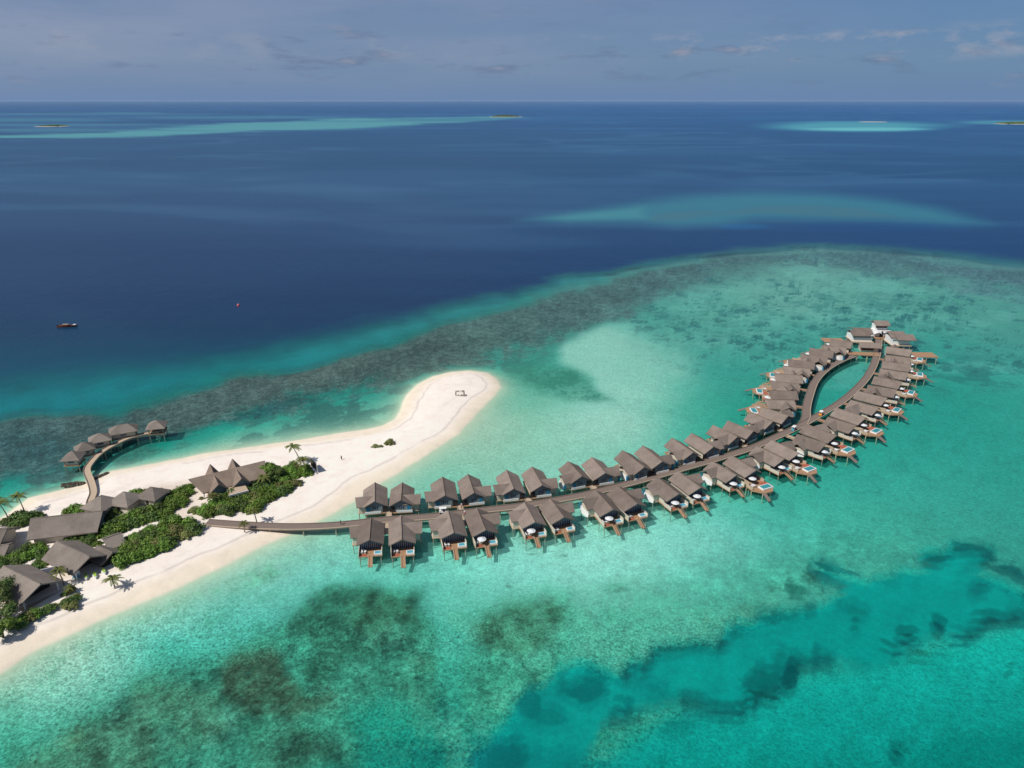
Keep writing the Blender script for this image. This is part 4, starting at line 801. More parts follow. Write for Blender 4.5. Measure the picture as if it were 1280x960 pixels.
# ------------------------------------------------------------------ buildings on the island
GZ = 1.75
r, c, rz, h = gable_building('long_hall', 'long low hall with broad dark thatched slope behind the hedges', 'hall', (38, 648.5), (128.5, 638.5), 7.6, 4.4, 6.2, z0=GZ, gm='teal', prow=.4)
gable_building('beach_hall', 'grey gabled pavilion with open front and white posts behind the green watercraft', 'pavilion', (70.5, 676), (112.5, 696), 7.2, 4.5, 5.1, z0=GZ, gm='pale', open_b=3.5, prow=.6)
gable_building('beach_hall', 'grey gabled pavilion with open front nearest the lower left corner', 'pavilion', (4, 707), (51, 730), 7.2, 4.4, 5.4, z0=GZ, gm='pale', open_b=3.5, prow=.6)
def hiphut(px, w, d, rz, ridge, label, ze=3.0, zr=5.4, cat='hut', name='thatched_hut'):
    p = at(*px, GZ); r = empty(name, label, cat, tuple(p), rz); hip_solid(MB(), -w / 2, w / 2, -d / 2, d / 2, ze, zr, (w - ridge) / 2, .25).build('roof', 'thatch_grey', r)
    MB().box(-w / 2 + .9, w / 2 - .9, -d / 2 + .9, d / 2 - .9, 0, ze).build('wall', 'cream', r); MB().box(-.5, .5, -d / 2 + .83, -d / 2 + .897, .1, 2.2).build('door', 'dark', r); return r
hiphut((129, 640), 8.6, 8.4, R(-18), 1.2, 'pyramid-roofed hut nearest the foot of the curved jetty')
hiphut((159, 634.5), 8.2, 8.2, R(-12), .8, 'middle of three pyramid-roofed huts behind the hedge')
hiphut((193, 627.5), 7.8, 7.4, R(-14), .8, 'rightmost of three pyramid-roofed huts behind the hedge')
gable_building('store_hut', 'small brown gabled hut, nearer of two between hall and hedge', 'hut', (121, 682), (141, 691), 5.2, 3.4, 3.6, z0=GZ, wallm='dark', prow=.3, over=.7)
gable_building('store_hut', 'small brown gabled hut, farther of two beside the big green hedge', 'hut', (128, 674), (152, 665.5), 5.6, 3.8, 3.8, z0=GZ, wallm='cream', prow=.3, over=.7)
gable_building('edge_hall', 'dark roofed hall cut by the left edge of the picture', 'hall', (-40, 664), (9, 661), 7.4, 4, 6.5, z0=GZ, prow=.3)
gable_building('edge_hut', 'low grey roofed hut at the left edge beside the hedge', 'hut', (-14, 683), (12, 680), 4.9, 3.6, 3.6, z0=GZ, prow=.2, over=.6)
p = at(59, 721, GZ); wl = MB().box(-4.0, 4.0, -.15, .15, 0, 2.6).build('garden_wall', 'lilac', None, tuple(p), R(28)); tag(wl, 'short pale garden wall between the two open-fronted pavilions', 'wall')
# restaurant
a = at(235.3, 598.9, 7.6); b = at(331, 575.5, 7.6); d = b - a; L = d.length; c = (a + b) / 2; rz = math.atan2(d.y, d.x)
r = empty('restaurant', 'large brown thatched restaurant with crossed peaked gables and pale front terrace roof', 'restaurant', (c.x, c.y, GZ), rz)
RH = 7.6 - GZ; EH = 2.7; RW = 5.9
rf = roof_solid(MB(), -L / 2 + 3, L / 2 - 1.5, RW, EH, RH, 3.0, 1.5, .35, ax='x').build('roof', 'thatch_brown', r)
def locx(px): q = at(px[0], px[1], 7.6) - c; return q.x * math.cos(rz) + q.y * math.sin(rz)
XG = [locx((266.5, 590.8)), locx((294.5, 584))]
for x0 in XG:
    m = roof_solid(MB(), -6.6, -.6, 3.1, 2.2, RH - .35, 1.3, 0, .28); m.v = [(x + x0, y, z) for x, y, z in m.v]; m.build('cross_gable', 'thatch_brown', r)
    m = roof_solid(MB(), .2, 3.6, 2.6, RH - 2.6, RH + .3, 0, 1.0, .25); m.v = [(x + x0, y, z + (1.0 if y > 4.2 else 0)) for x, y, z in m.v]; m.build('rear_spire', 'thatch_brown', r)
    g = gable_wall(MB(), -6.2, 2.5, .05, 2.6, RH - .8, .1); g.v = [(x + x0, y, z) for x, y, z in g.v]; g.build('gable_wall', 'teal', r)
    MB().box(x0 - 2.0, x0 + 2.0, -9.4, -6.3, .02, .3).build('porch', 'white', r)
xa, xb = XG[0] + 2.4, XG[1] - .2
MB().box(xa - .3, xb + 1.2, -11.2, -5.0, 2.2, 2.42).build('terrace_roof', 'pale', r); MB().box(xa - .4, xb + 1.3, -11.35, -11.203, 1.95, 2.55).build('terrace_fascia', 'white', r)
for x in (xa, (xa + xb) / 2, xb): MB().tube([(x, -10.9, .0), (x, -10.9, 2.2)], .15, 6).build('post', 'white', r)
MB().box(-L / 2 + 4.5, L / 2 - 2.2, -4.6, 4.6, 0, 3.0).build('wall', 'cream', r)
MB().tube([(-L / 2 + 3.2, -5.0, 0), (-L / 2 + 3.2, -5.0, 2.8)], .25, 8).build('post', 'white', r)
MB().box(-L / 2 + 2.5, L / 2 - 1, -11.6, 5.6, -.3, .015).build('floor', 'pale', r)

# ------------------------------------------------------------------ plants
def gz(x, y):
    return GZ
def bush_proto(seed, m, flat=.75, n=1250, ls=.34, name='shrub'):
    """unit crown radius 1 (scaled per plant); leaves are small faces through a lobed volume"""
    q = random.Random(seed); r = empty(name, '', 'shrub'); mb = MB(); lobes = [(0, 0, .45, .62)]
    for k in range(13):
        t = q.uniform(0, 6.28); d = q.uniform(.3, .92); lobes.append((math.cos(t) * d, math.sin(t) * d, q.uniform(.2, .95 - .45 * d) * flat, q.uniform(.14, .38)))
    for i in range(n):
        lx, ly, lz, lr = lobes[q.randrange(len(lobes))] if q.random() > .25 else lobes[0]
        v = Vector((q.gauss(0, 1), q.gauss(0, 1), q.gauss(0, 1))).normalized() * lr * q.uniform(.55, 1.25)
        c = Vector((lx, ly, lz)) + Vector((v.x, v.y, v.z * flat))
        if c.z < .02: c.z = q.uniform(.02, .2)
        nrm = (v.normalized() + Vector((q.uniform(-.6, .6), q.uniform(-.6, .6), q.uniform(0, .9)))).normalized(); a = nrm.orthogonal().normalized(); a.rotate(Matrix.Rotation(q.uniform(0, 6.28), 3, nrm)); b = nrm.cross(a)
        s = ls * q.uniform(.18, .42); w_ = s * .62
        mb.poly([c - a * s, c + b * w_ + nrm * s * .15, c + a * s, c - b * w_ + nrm * s * .15], [(0, 1, 2, 3)])
    mb.build('foliage', m, r)
    st = MB()
    for k in range(5):
        t = q.uniform(0, 6.28); st.tube([(0, 0, -.1), (math.cos(t) * .3, math.sin(t) * .3, .3), (math.cos(t) * .55, math.sin(t) * .55, .6 * flat)], [.05, .035, .015], 5)
    st.build('stems', 'bark', r); return r
BP = {}
for k, (m, fl) in enumerate((('leaf', .8), ('leaf', .7), ('leafd', .85), ('leafd', .75), ('leafo', .75), ('leaf', .9))): BP[k] = [bush_proto(100 + k, m, fl), m, False]
def bush(px, py, rad, k, label, group, hs=1.0):
    p = at(px, py, GZ + rad * .3); p.z = GZ - .05; pr = BP[k]; rz = rnd.uniform(0, 6.28); sc = (rad, rad * rnd.uniform(.85, 1.15), rad * hs * rnd.uniform(.85, 1.15))
    if not pr[2]:
        pr[2] = True; o = pr[0]; o.location = p; o.rotation_euler.z = rz; o.scale = sc; o['label'] = label; o['group'] = group; return o
    return dup(pr[0], tuple(p), rz, label, group, sc)
KN = {0: 'bright green', 1: 'mid green', 2: 'dark green', 3: 'deep green', 4: 'olive', 5: 'fresh green'}
def fill(poly, n, r0, r1):
    xs = [p[0] for p in poly]; ys = [p[1] for p in poly]; out = []; q = random.Random(len(poly) * 7 + n); tries = 0
    while len(out) < n and tries < 6000:
        tries += 1; x = q.uniform(min(xs), max(xs)); y = q.uniform(min(ys), max(ys)); ins = False
        for i in range(len(poly)):
            (ax, ay), (bx, by) = poly[i], poly[(i + 1) % len(poly)]
            if (ay > y) != (by > y) and x < (bx - ax) * (y - ay) / (by - ay) + ax: ins = not ins
        if ins and all(((x - o[0]) ** 2 + ((y - o[1]) * 1.5) ** 2) > (5.6 if tries < 3000 else 4.4) ** 2 for o in out): out.append((x, y, q.uniform(r0, r1)))
    return out
CL_ = [
 ('in the dark clump under the left palms', [(5, 653, 2.2), (16, 651, 2.6), (24, 648, 3), (33, 650, 3), (42, 646, 2.6), (49, 645, 1.6), (22, 655, 2.4)], (2, 3)),
 ('in the clump beside the curved jetty', [(84, 640, 2), (93, 637, 2.6), (101, 639, 1.9), (108, 637, 1.6), (113, 633, 2.2)], (0, 5)),
 ('behind the three pyramid-roofed huts', [(165, 618, 1.7), (172, 616.5, 2.4), (180, 617.5, 2), (236, 609, 2), (230, 611.5, 2.4), (223, 615, 2.5), (216, 619, 2.5), (228, 619, 2.6), (236, 615, 2), (211, 625, 2.4), (220, 626, 2.6), (229, 626, 2.2), (208, 633, 2.3), (216, 633, 2.4), (224, 632, 2), (210, 640, 2), (201, 612, 1)], (0, 5, 1)),
 ('in the hedge between huts and path', [(134, 663, 3), (142, 656, 3), (150, 652, 3), (158, 649, 2.8), (166, 646, 2.8), (174, 643, 3), (182, 641, 3), (190, 639, 2.8), (199, 637, 2.8), (150, 661, 2.8), (140, 670, 2.5), (160, 656, 2.8), (170, 653, 2.8), (180, 650, 2.6), (190, 647, 2.5), (200, 644, 2.4), (209, 645, 1.8), (143, 641, 2), (136, 647, 2), (128, 668, 2)], (1, 2, 0, 3)),
 ('in the big hedge beside the walkway foot', fill([(148, 694), (152, 704), (165, 704), (185, 697), (210, 682), (233, 669), (250, 656), (246, 650), (232, 645), (215, 648), (200, 657), (180, 664), (165, 673), (150, 684)], 46, 2.2, 3.0), (0, 1, 0, 4, 2)),
 ('in the hedge above the lower left pavilion', fill([(-4, 698), (-4, 706), (30, 702), (52, 694), (58, 683), (50, 680), (35, 685), (15, 693)], 18, 1.8, 2.5), (1, 0, 2)),
 ('beside the pale garden wall', [(45, 706, 1.8), (52, 701, 2), (58, 704, 1.5), (49, 711, 1.7), (56, 697, 1.2)], (2, 5)),
 ('between the long hall and the gabled pavilion', [(92, 673, 1.8), (100, 670, 2.4), (108, 668, 2.5), (116, 671, 2.2), (112, 679, 2), (121, 680, 1.6), (84, 676, 1.6), (104, 676, 1.6)], (2, 1)),
 ('in the hedge in front of the restaurant', fill([(254, 636), (262, 643), (278, 642), (290, 639), (305, 636), (318, 637), (326, 629), (345, 619), (364, 608), (384, 594), (383, 586), (366, 582), (352, 587), (340, 583), (333, 581), (328, 590), (324, 598), (313, 607), (300, 614), (285, 618), (271, 624), (262, 634)], 68, 2.0, 2.9), (0, 1, 2, 0, 4, 3)),
 ('standing alone on the sand by the restaurant', [(242, 638, 1.9), (252, 623, 1.1), (257, 641, 1.6)], (1, 4)),
 ('on the bare sand spit', [(469, 557.5, 1.3), (476, 557.5, .9), (487, 552.5, 1.8), (483, 554.5, 1.1), (491, 554, 1.0)], (4,)),
 ('in the beachfront clump below the lower left pavilion', [(18, 781, 1.8), (24, 777, 2), (31, 773, 2), (38, 771, 2), (44, 768, 1.8), (51, 765, 1.6), (56, 762, 1.2), (62, 760, 1.7), (67, 758, 1.2), (28, 781, 1.5), (40, 764, 1.2)], (2, 1, 4)),
 ('in the small clump before the pavilions', [(82, 741, 1.2), (88, 738, 1.5), (85, 752, 1.8), (92, 749, 1.8), (83, 757, 1.5), (91, 757, 1.5), (96, 744, 1), (76, 754, .6)], (4, 2)),
]
for where, lst, kinds in CL_:
    lst = sorted(lst)
    for i, (px, py, rad) in enumerate(lst):
        k = kinds[rnd.randrange(len(kinds))]
        bush(px, py, rad, k, f'{KN[k]} shrub, {ordinal(i + 1)} from the left {where}', 'shrubs ' + where, 1.05)
# broad trees at the left edge
def tree(px, py, rad, hh, label, k):
    p = at(px, py, GZ); q = random.Random(int(px * 7 + py)); r = empty('broadleaf_tree', label, 'tree', tuple(p), 0, 'trees at the left edge'); cm = MB()
    lob = [(0, 0, hh, rad * .7)] + [(math.cos(t) * rad * .6, math.sin(t) * rad * .6, hh + q.uniform(-.35, .25) * rad, rad * q.uniform(.32, .5)) for t in [q.uniform(0, 6.28) for _ in range(9)]]
    for i in range(2600):
        lx, ly, lz, lr = lob[q.randrange(len(lob))]; v = Vector((q.gauss(0, 1), q.gauss(0, 1), q.gauss(0, 1))).normalized() * lr * q.uniform(.5, 1.08); c = Vector((lx, ly, lz)) + Vector((v.x, v.y, v.z * .75))
        n_ = (v.normalized() + Vector((q.uniform(-.6, .6), q.uniform(-.6, .6), q.uniform(0, .9)))).normalized(); a = n_.orthogonal().normalized(); a.rotate(Matrix.Rotation(q.uniform(0, 6.28), 3, n_)); b = n_.cross(a); s = q.uniform(.15, .34)
        cm.poly([c - a * s, c + b * s * .6, c + a * s, c - b * s * .6], [(0, 1, 2, 3)])
    cm.build('crown', k, r); tm = MB().tube([(0, 0, -.2), (.1, 0, hh * .5), (0, .1, hh)], [.3, .22, .12], 8)
    for k2 in range(5): t = q.uniform(0, 6.28); tm.tube([(.05, 0, hh * .55), (math.cos(t) * rad * .5, math.sin(t) * rad * .5, hh)], [.12, .04], 5)
    tm.build('trunk', 'bark', r)
tree(4, 752, 4.2, 5, 'dark broadleaf tree at the left edge, uppermost of four', 'leafd'); tree(-4, 768, 4.5, 5, 'large dark broadleaf tree cut by the left edge, second of four', 'leafd')
tree(9, 778, 3.2, 3.6, 'dark green tree at the left edge, third of four', 'leafd'); tree(4, 796, 3.0, 3, 'brighter green tree at the left edge, lowest of four', 'leaf')
tree(337, 596, 3.6, 3.6, 'tall rounded tree against the right end of the restaurant roof', 'leaf'); tree(346, 599, 3.2, 3.2, 'dark rounded tree right of the restaurant roof', 'leafd')
# palms
def palm_mesh(seed, H, lean, nf, fl):
    q = random.Random(seed); tr = MB(); pts = [(lean * (t ** 1.8) * H * .25, 0, -.2 + t * (H + .2)) for t in [i / 7 for i in range(8)]]; tr.tube(pts, [.2 - .09 * i / 7 for i in range(8)], 7)
    cr = MB(); tip = Vector(pts[-1])
    for k in range(nf):
        t = k * 2.399 + q.uniform(-.15, .15); el = R(q.choice((8, 18, 30, 45, 62)) + q.uniform(-5, 5)); L = fl * q.uniform(.9, 1.12); d = Vector((math.cos(t), math.sin(t), 0)); side = Vector((-d.y, d.x, 0)); ns = 12; P_ = []
        for i in range(ns + 1):
            u = i / ns; P_.append(tip + d * (L * (math.cos(el) * u + .10 * u * u)) + Vector((0, 0, L * (math.sin(el) * u - (.42 + .35 * math.sin(el)) * u * u))))
        cr.tube(P_[::2], .04, 4, False)
        for i in range(1, ns + 1):
            u = i / ns; lw = fl * .17 * (math.sin(math.pi * min(1, .14 + u * .82)) ** .6); ax = (P_[i] - P_[i - 1]).normalized()
            for s in (-1, 1):
                for jj in (0, .33, .66):
                    c2 = P_[i] * (1 - jj) + P_[i - 1] * jj; e = c2 + side * s * lw + ax * lw * .8 + Vector((0, 0, -lw * q.uniform(.15, .5))); m_ = c2 * .45 + e * .55 + Vector((0, 0, .04))
                    cr.poly([c2 - ax * .04, m_ - ax * .07, e, m_ + ax * .05], [(0, 1, 2, 3)])
    return tr, cr
def palm(px, py, H, lean, label, seed, fl=2.6, nf=16, rz=0, z=None):
    p = at(px, py, GZ if z is None else z); tr, cr = palm_mesh(seed, H, lean, nf, fl); r = empty('coconut_palm', label, 'palm', tuple(p), rz, 'coconut palms on the island'); tr.build('trunk', 'trunk', r); cr.build('crown', 'frond', r)
palm(376, 581, 7.2, -1.2, 'taller coconut palm, upper of two beside the black board', 1, 3.0, 18)
palm(383, 592, 5.2, -.6, 'coconut palm next to the black board, lower of two', 2, 3.2, 18)
palm(321, 653, 4.2, -.5, 'thin-crowned palm on the sand just above the walkway', 3, 2.2, 11)
palm(306, 664.5, 3.0, .1, 'small palm growing beside the walkway where it leaves the beach', 4, 1.7, 13)
palm(269, 632, 3.6, -.3, 'bushy palm before the left cross gable of the restaurant', 5, 2.4, 17)
palm(330.5, 609, 4.2, .1, 'palm standing among the shrubs at the right of the restaurant', 6, 2.5, 14)
palm(31, 641, 6.0, -.5, 'slender palm rising behind the long hall on the left beach', 7, 2.9, 16)
palm(12, 652, 6.5, -1.0, 'large-crowned palm at the left edge above the dark clump', 8, 3.8, 18)
palm(80, 731, 4.6, -.4, 'bright green palm beside the open-fronted pavilion', 9, 2.5, 15)
palm(143.5, 734, 2.7, -.3, 'short palm with yellowing fronds alone on the beach', 10, 2.5, 15)
palm(88, 741, 1.8, .1, 'low young palm in the small beach clump', 11, 1.6, 11)
palm(0, 762, 6.0, .3, 'palm with drooping fronds at the left edge near the lower pavilion', 12, 3.4, 16)

# ------------------------------------------------------------------ rock groynes
def groyne(p0, p1, wd, label, seed):
    a = at(*p0, .3); b = at(*p1, .3); q = random.Random(seed); mb = MB()
    for i in range(150):
        t = q.random(); wv = wd * math.sin(math.pi * min(1, .15 + t * .75)); c = a.lerp(b, t) - a; n_ = Vector((-(b - a).y, (b - a).x, 0)).normalized(); o = q.uniform(-1, 1); c = c + n_ * o * wv; c.z = .1 + .8 * (1 - abs(o)) * q.uniform(.4, 1); s = q.uniform(.22, .5)
        vs_ = []
        for z in (-1, 1):
            for k in range(5): an = k * 1.257 + q.uniform(-.3, .3); rr = s * q.uniform(.7, 1.1) * (1 if z < 0 else .65); vs_.append((c.x + math.cos(an) * rr, c.y + math.sin(an) * rr, c.z + z * s * .5))
        mb.poly(vs_, [(4, 3, 2, 1, 0), (5, 6, 7, 8, 9)] + [(k, (k + 1) % 5, 5 + (k + 1) % 5, 5 + k) for k in range(5)])
    o = mb.build('rock_groyne', 'rock', None, tuple(a)); tag(o, label, 'breakwater')
groyne((78, 607.5), (106, 605), 1.9, 'low dark rock groyne on the left side of the curved jetty', 1)
groyne((117, 601), (136, 592), 1.5, 'low dark rock groyne on the right side of the curved jetty', 2)

# ------------------------------------------------------------------ small things
# black board on posts
p = at(393, 588, GZ); r = empty('beach_screen', 'tall black board on white posts standing on the sand beside the palms', 'board', tuple(p), R(-52))
MB().box(-2.6, 2.6, -.08, .08, .9, 3.7).build('board', 'black', r)
for x in (-2.7, 2.7): MB().tube([(x, 0, -.1), (x, 0, 3.8)], .07, 6).build('post', 'white', r)
# marks laid out on the sand
a0 = at(569, 487.5, GZ + .02); mb = MB()
strokes = [((569, 492.5), (570, 488.3)), ((570, 488.3), (571.5, 490)), ((571.5, 490), (573, 488.3)), ((573, 488.6), (574, 490)), ((575, 488.6), (577, 488.8)), ((577.5, 490), (578.5, 488.5)), ((579.4, 488), (579.6, 495)), ((569.5, 492), (569.5, 494.6)), ((569.5, 494.6), (571, 494.6)), ((572, 494.5), (573.2, 493.6)), ((573.2, 493.6), (573.6, 494.8)), ((575.5, 494.8), (577, 493.4)), ((577, 493.4), (578, 494.8)), ((578, 493.6), (580, 493.4)), ((581.5, 493.6), (583.5, 493.5)), ((581.5, 494.8), (581.8, 493.4))]
for s0, s1 in strokes:
    q0 = at(*s0, GZ) - a0; q1 = at(*s1, GZ) - a0; q0.z = q1.z = .05; mb.tube([q0, q1], .22, 5)
o = mb.build('driftwood_lettering', plain('dried_palm_stalks', (.42, .37, .31)), None, tuple(a0)); tag(o, 'two short lines of lettering laid out in dry stalks on the sand spit', 'lettering')
# wooden boat
def boat(px, L, rz, label):
    p = at(*px, 0); r = empty('wooden_boat', label, 'boat', (p.x, p.y, 0), rz); m = MB(); ns = 12; sec = []
    for i in range(ns + 1):
        t = i / ns; x = (t - .5) * L; bw = .13 * L * (math.sin(math.pi * (.14 + .86 * t)) ** .55 if t < .999 else .02) * (1 if t < .85 else (1 - t) / .15 * .85 + .08); sh = .75 + 1.1 * max(0, t - .6) ** 1.5 * 3 + .25 * (1 - t); sec.append([(x, -bw, sh), (x, -bw * .75, -.1), (x, 0, -.35), (x, bw * .75, -.1), (x, bw, sh)])
    for s_ in sec: m.v += s_
    for i in range(ns):
        for k in range(4): a = i * 5 + k; m.f.append((a, a + 1, a + 6, a + 5))
    m.f.append((4, 3, 2, 1, 0)); m.build('hull', 'hull', r)
    dk = MB(); dk.v = [(s_[0][0], s_[0][1] * .93, .55) for s_ in sec] + [(s_[4][0], s_[4][1] * .93, .55) for s_ in sec]; n = ns + 1; dk.f = [(i, i + 1, n + i + 1, n + i) for i in range(ns)]; dk.build('deck', 'hull', r)
    MB().prism([(.30 * L, -.09 * L), (.47 * L, -.02 * L), (.47 * L, .02 * L), (.30 * L, .09 * L)], 1.0, 1.35).build('foredeck', 'white', r)
    MB().box(-.2 * L, .05 * L, -.07 * L, .07 * L, .55, 1.5).build('cabin', 'orange' if False else 'hull', r); MB().box(-.22 * L, .07 * L, -.08 * L, .08 * L, 1.502, 1.6).build('cabin_roof', 'post', r)
boat((84.5, 408.5), 11.0, R(6), 'brown wooden boat with white foredeck alone on the deep blue water')
p = at(298, 382, 0); r = empty('mooring_buoy', 'small round red buoy floating alone on the deep blue water', 'buoy', tuple(p)); m = MB()
m.tube([(0, 0, z) for z in (-.6, -.3, .1, .6, .95, 1.1)], [.3, .75, .95, .75, .35, .05], 12).build('float', 'buoy', r, smooth=True); MB().tube([(0, 0, 1.0), (0, 0, 1.6)], .09, 6).build('ring_post', 'white', r)
# buggies on the walkway
def buggy(px, rz, c, label, group='service buggies on the walkway'):
    p = at(*px, 2.0); r = empty('service_buggy', label, 'buggy', tuple(p), rz, group)
    MB().prism([(-1.2, -.55), (1.1, -.55), (1.25, -.3), (1.25, .3), (1.1, .55), (-1.2, .55)], .25, .6).build('body', c, r); MB().box(-1.15, -.1, -.5, .5, .6, .95).build('cargo_bed', c, r); MB().box(.0, .45, -.48, .48, .6, .85).build('seat', 'dark', r); MB().box(-.02, .1, -.48, .48, .85, 1.25).build('backrest', 'dark', r)
    MB().prism([(-1.2, -.62), (.95, -.62), (1.05, -.4), (1.05, .4), (.95, .62), (-1.2, .62)], 1.72, 1.82).build('roof', 'white', r)
    for x in (-1.1, .85):
        for y in (-.52, .52): MB().tube([(x, y, .6), (x, y, 1.72)], .03, 5).build('post', 'white', r); w_ = MB().tube([(x * .8, y - .07, .25), (x * .8, y + .07, .25)], .25, 10).build('wheel', 'tyre', r)
buggy((554, 641), R(8), 'white', 'white roofed buggy parked on the walkway by the third outer villa'); buggy((1026, 519), R(52), 'orange', 'orange buggy with white roof just past the walkway fork'); buggy((992, 538), R(48), 'poolb', 'small pale blue buggy on the walkway before the fork')
# watercraft on the sand
def craft(px, rz, label):
    p = at(*px, GZ); r = empty('beached_watercraft', label, 'watercraft', tuple(p), rz, 'green watercraft on the sand'); m = MB(); sec = []
    for i in range(8):
        t = i / 7; x = (t - .5) * 3.3; w_ = .62 * (1 - max(0, t - .45) ** 2 * 3.1); h_ = .5 + .15 * t; sec += [(x, -w_, .28), (x, -w_ * .8, h_), (x, w_ * .8, h_), (x, w_, .28), (x, 0, .02)]
    m.v = sec
    for i in range(7):
        for k in range(5): a = i * 5 + k; b = i * 5 + (k + 1) % 5; m.f.append((a, b, b + 5, a + 5))
    m.f += [(4, 3, 2, 1, 0), (35, 36, 37, 38, 39)]; m.build('hull', 'fabric', r); MB().prism([(-1.4, -.25), (.1, -.25), (.1, .25), (-1.4, .25)], .5, .85).build('seat', 'lime', r); MB().prism([(.15, -.35), (1.1, -.2), (1.1, .2), (.15, .35)], .6, [1.05, .75, .75, 1.05]).build('cowl', 'lime', r); MB().tube([(.2, -.4, 1.15), (.3, 0, 1.1), (.2, .4, 1.15)], .04, 5).build('handlebar', 'dark', r)
craft((108, 722), R(-58), 'lime green and white watercraft, leftmost of three on the sand'); craft((119, 720.5), R(-52), 'lime green and white watercraft, middle of three on the sand'); craft((130, 715.5), R(-48), 'lime green and white watercraft, rightmost of three on the sand')
p = at(96, 723, GZ); r = empty('life_raft_stand', 'pale blue and white beach stand under the front eave of the gabled pavilion', 'stand', tuple(p), R(20)); MB().box(-.9, .9, -.5, .5, .5, .62).build('top', 'poolb', r); MB().box(-.9, .9, .5, .56, .5, 1.9).build('back_panel', 'white', r)
for x in (-.8, .8):
    for y in (-.4, .4): MB().tube([(x, y, 0), (x, y, .5)], .05, 5).build('leg', 'white', r)
# people
def person(px, z, rz, topm, label, hat=False):
    p = at(*px, z); r = empty('person', label, 'person', tuple(p), rz)
    J = {'pel': (0, 0, .95), 'wst': (0, 0, 1.12), 'chs': (0, .01, 1.34), 'nck': (0, 0, 1.5), 'hd0': (0, .01, 1.57), 'hd1': (0, .02, 1.66), 'hd2': (0, .01, 1.76)}
    names = list(J); V_ = [J[k] for k in names]; E_ = [(i, i + 1) for i in range(6)]; rad = [.15, .13, .15, .06, .075, .1, .07]
    for s in (-1, 1):
        b = len(V_); V_ += [(s * .18, 0, 1.44), (s * .24, -.03, 1.18), (s * .26, .07, .95), (s * .26, .1, .86)]; rad += [.065, .05, .038, .035]; E_ += [(2, b), (b, b + 1), (b + 1, b + 2), (b + 2, b + 3)]
        b = len(V_); st_ = .16 * s; V_ += [(s * .1, 0, .86), (s * .11, st_ * .5, .5), (s * .11, st_, .09), (s * .11, st_ + .14, .04)]; rad += [.1, .065, .045, .04]; E_ += [(0, b), (b, b + 1), (b + 1, b + 2), (b + 2, b + 3)]
    me = bpy.data.meshes.new('body'); me.from_pydata(V_, E_, []); o = bpy.data.objects.new('body', me); COL.objects.link(o); o.parent = r; me.materials.append(MAT['skin'])
    sk = o.modifiers.new('skin', 'SKIN'); lay = me.skin_vertices[0].data if me.skin_vertices else None
    if lay is None:
        import bmesh
        bm = bmesh.new(); bm.from_mesh(me); bm.verts.layers.skin.verify(); bm.to_mesh(me); bm.free(); lay = me.skin_vertices[0].data
    for i, rr in enumerate(rad): lay[i].radius = (rr, rr)
    lay[0].use_root = True; o.modifiers.new('sub', 'SUBSURF').levels = 1
    MB().tube([(0, 0, .84), (0, 0, 1.0), (0, 0, 1.2), (0, .01, 1.38), (0, 0, 1.5)], [.2, .185, .17, .19, .08], 10).build('shirt', topm, r, smooth=True)
    MB().tube([(-.1, 0, .5), (-.1, 0, .9)], [.1, .13], 8).tube([(.1, 0, .5), (.1, 0, .9)], [.1, .13], 8).build('shorts', 'cloth', r)
    if hat: MB().tube([(0, .01, 1.72), (0, .01, 1.74), (0, .01, 1.75), (0, .01, 1.86)], [.24, .24, .12, .09], 12).build('hat', 'fabric', r)
    else: MB().tube([(0, 0, 1.68), (0, 0, 1.76), (0, 0, 1.8)], [.11, .105, .04], 10).build('hair', 'dark', r)
person((427, 575), GZ, R(30), 'cloth', 'lone person in dark clothes walking on the open sand')
person((577, 636), 2.0, R(170), 'pink', 'person in pink top and white hat on the walkway beside the third footbridge', True)
person((581, 645), 2.0, R(160), 'pink', 'person in pink and white hat crossing toward the outer villas', True)
person((426, 656), 2.0, R(-80), 'cloth', 'person in dark clothes on the walkway just off the beach')
person((1097, 447), 2.0, R(10), 'fabric', 'person in white on the right walkway branch near the end pavilion')
person((79, 729), GZ, R(60), 'pink', 'person standing in the shade between the two open-fronted pavilions')

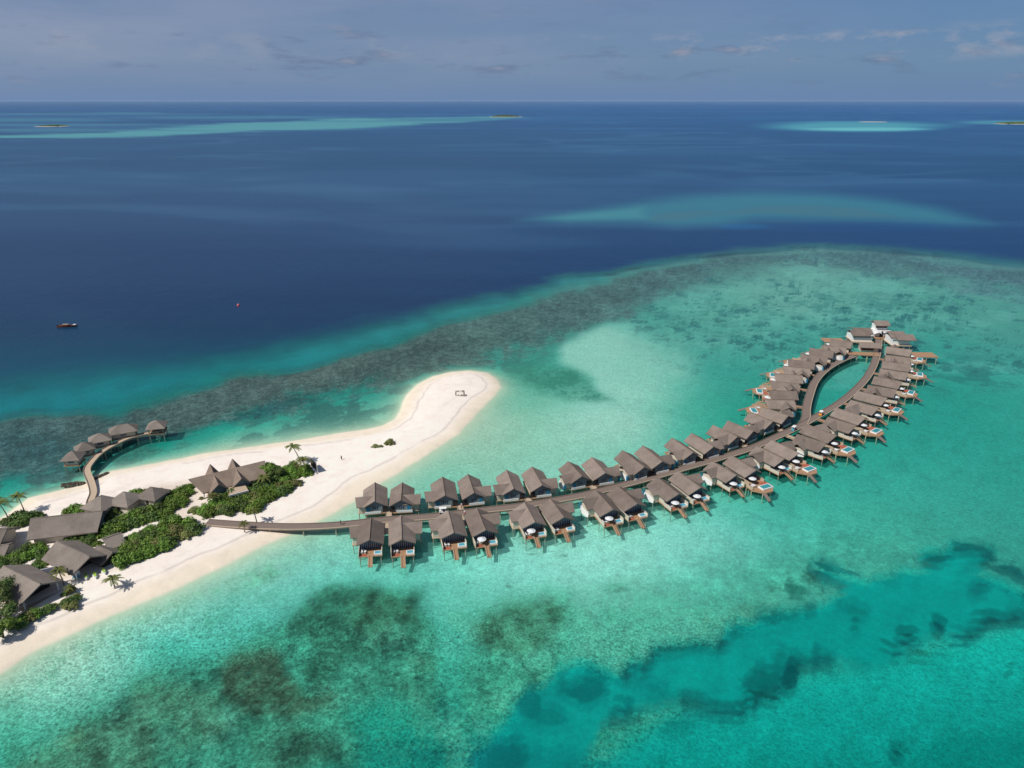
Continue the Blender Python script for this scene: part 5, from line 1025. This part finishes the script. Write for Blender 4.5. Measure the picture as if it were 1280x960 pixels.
# ------------------------------------------------------------------ far islets
def islet(px, L, wd, label, green):
    p = at(px[0], px[1], 0); q = random.Random(int(px[0])); n = 28; m = MB(); pts = []
    for k in range(n): t = 2 * math.pi * k / n; pts.append((math.cos(t) * L / 2 * (1 + .15 * q.uniform(-1, 1)), math.sin(t) * wd / 2 * (1 + .2 * q.uniform(-1, 1))))
    m.v = [(x, y, -.5) for x, y in pts] + [(x * .8, y * .8, 2.2) for x, y in pts]; m.f = [(k, (k + 1) % n, n + (k + 1) % n, n + k) for k in range(n)] + [tuple(range(n, 2 * n))]
    o = m.build('far_sand_islet', 'isl', None, (p.x, p.y, 0)); o['kind'] = 'structure'
    if green:
        g = MB()
        for i in range(2200):
            x = q.uniform(-.36, .36); c = Vector((x * L, q.uniform(-.3, .3) * wd, 2 + q.uniform(0, 1) * L * .035 * (1 - (x / .4) ** 2) * green)); s = L * .008; a = Vector((q.uniform(-1, 1), q.uniform(-1, 1), q.uniform(-1, 1))).normalized(); b = a.orthogonal()
            g.poly([c - a * s, c - b * s, c + a * s, c + b * s], [(0, 1, 2, 3)])
        o = g.build('islet_woodland', 'leafd', None, (p.x, p.y, 0)); o['kind'] = 'stuff'; tag(o, label, 'woodland')
MAT['isl'] = plain('islet_sand', (.42, .40, .35))
islet((66, 158), 150, 160, 'dark tree cover on the far islet at upper left', 1); islet((632, 146), 300, 300, 'dark tree cover on the far islet in the middle of the horizon', 1)
islet((1090, 152.5), 180, 90, '', 0); islet((1276, 155), 300, 200, 'dark tree cover on the far islet at the right edge', .8)
# ------------------------------------------------------------------ moist sea air
HAZE = 8e-6
if HAZE:
    hz = MB().box(-40000, 40000, -1500, 40000, -4.2, 128).build('haze', [], None); hz['kind'] = 'stuff'
    hm = bpy.data.materials.new('sea_haze'); hm.use_nodes = True; t = hm.node_tree; t.nodes.clear(); o_ = t.nodes.new('ShaderNodeOutputMaterial'); v_ = t.nodes.new('ShaderNodeVolumePrincipled'); v_.inputs['Color'].default_value = (.62, .76, .95, 1); v_.inputs['Density'].default_value = HAZE; t.links.new(v_.outputs[0], o_.inputs['Volume']); hz.data.materials.append(hm)
# clear away unused prototypes
for k in BP:
    if not BP[k][2]:
        for ch in list(BP[k][0].children): bpy.data.objects.remove(ch)
        bpy.data.objects.remove(BP[k][0])
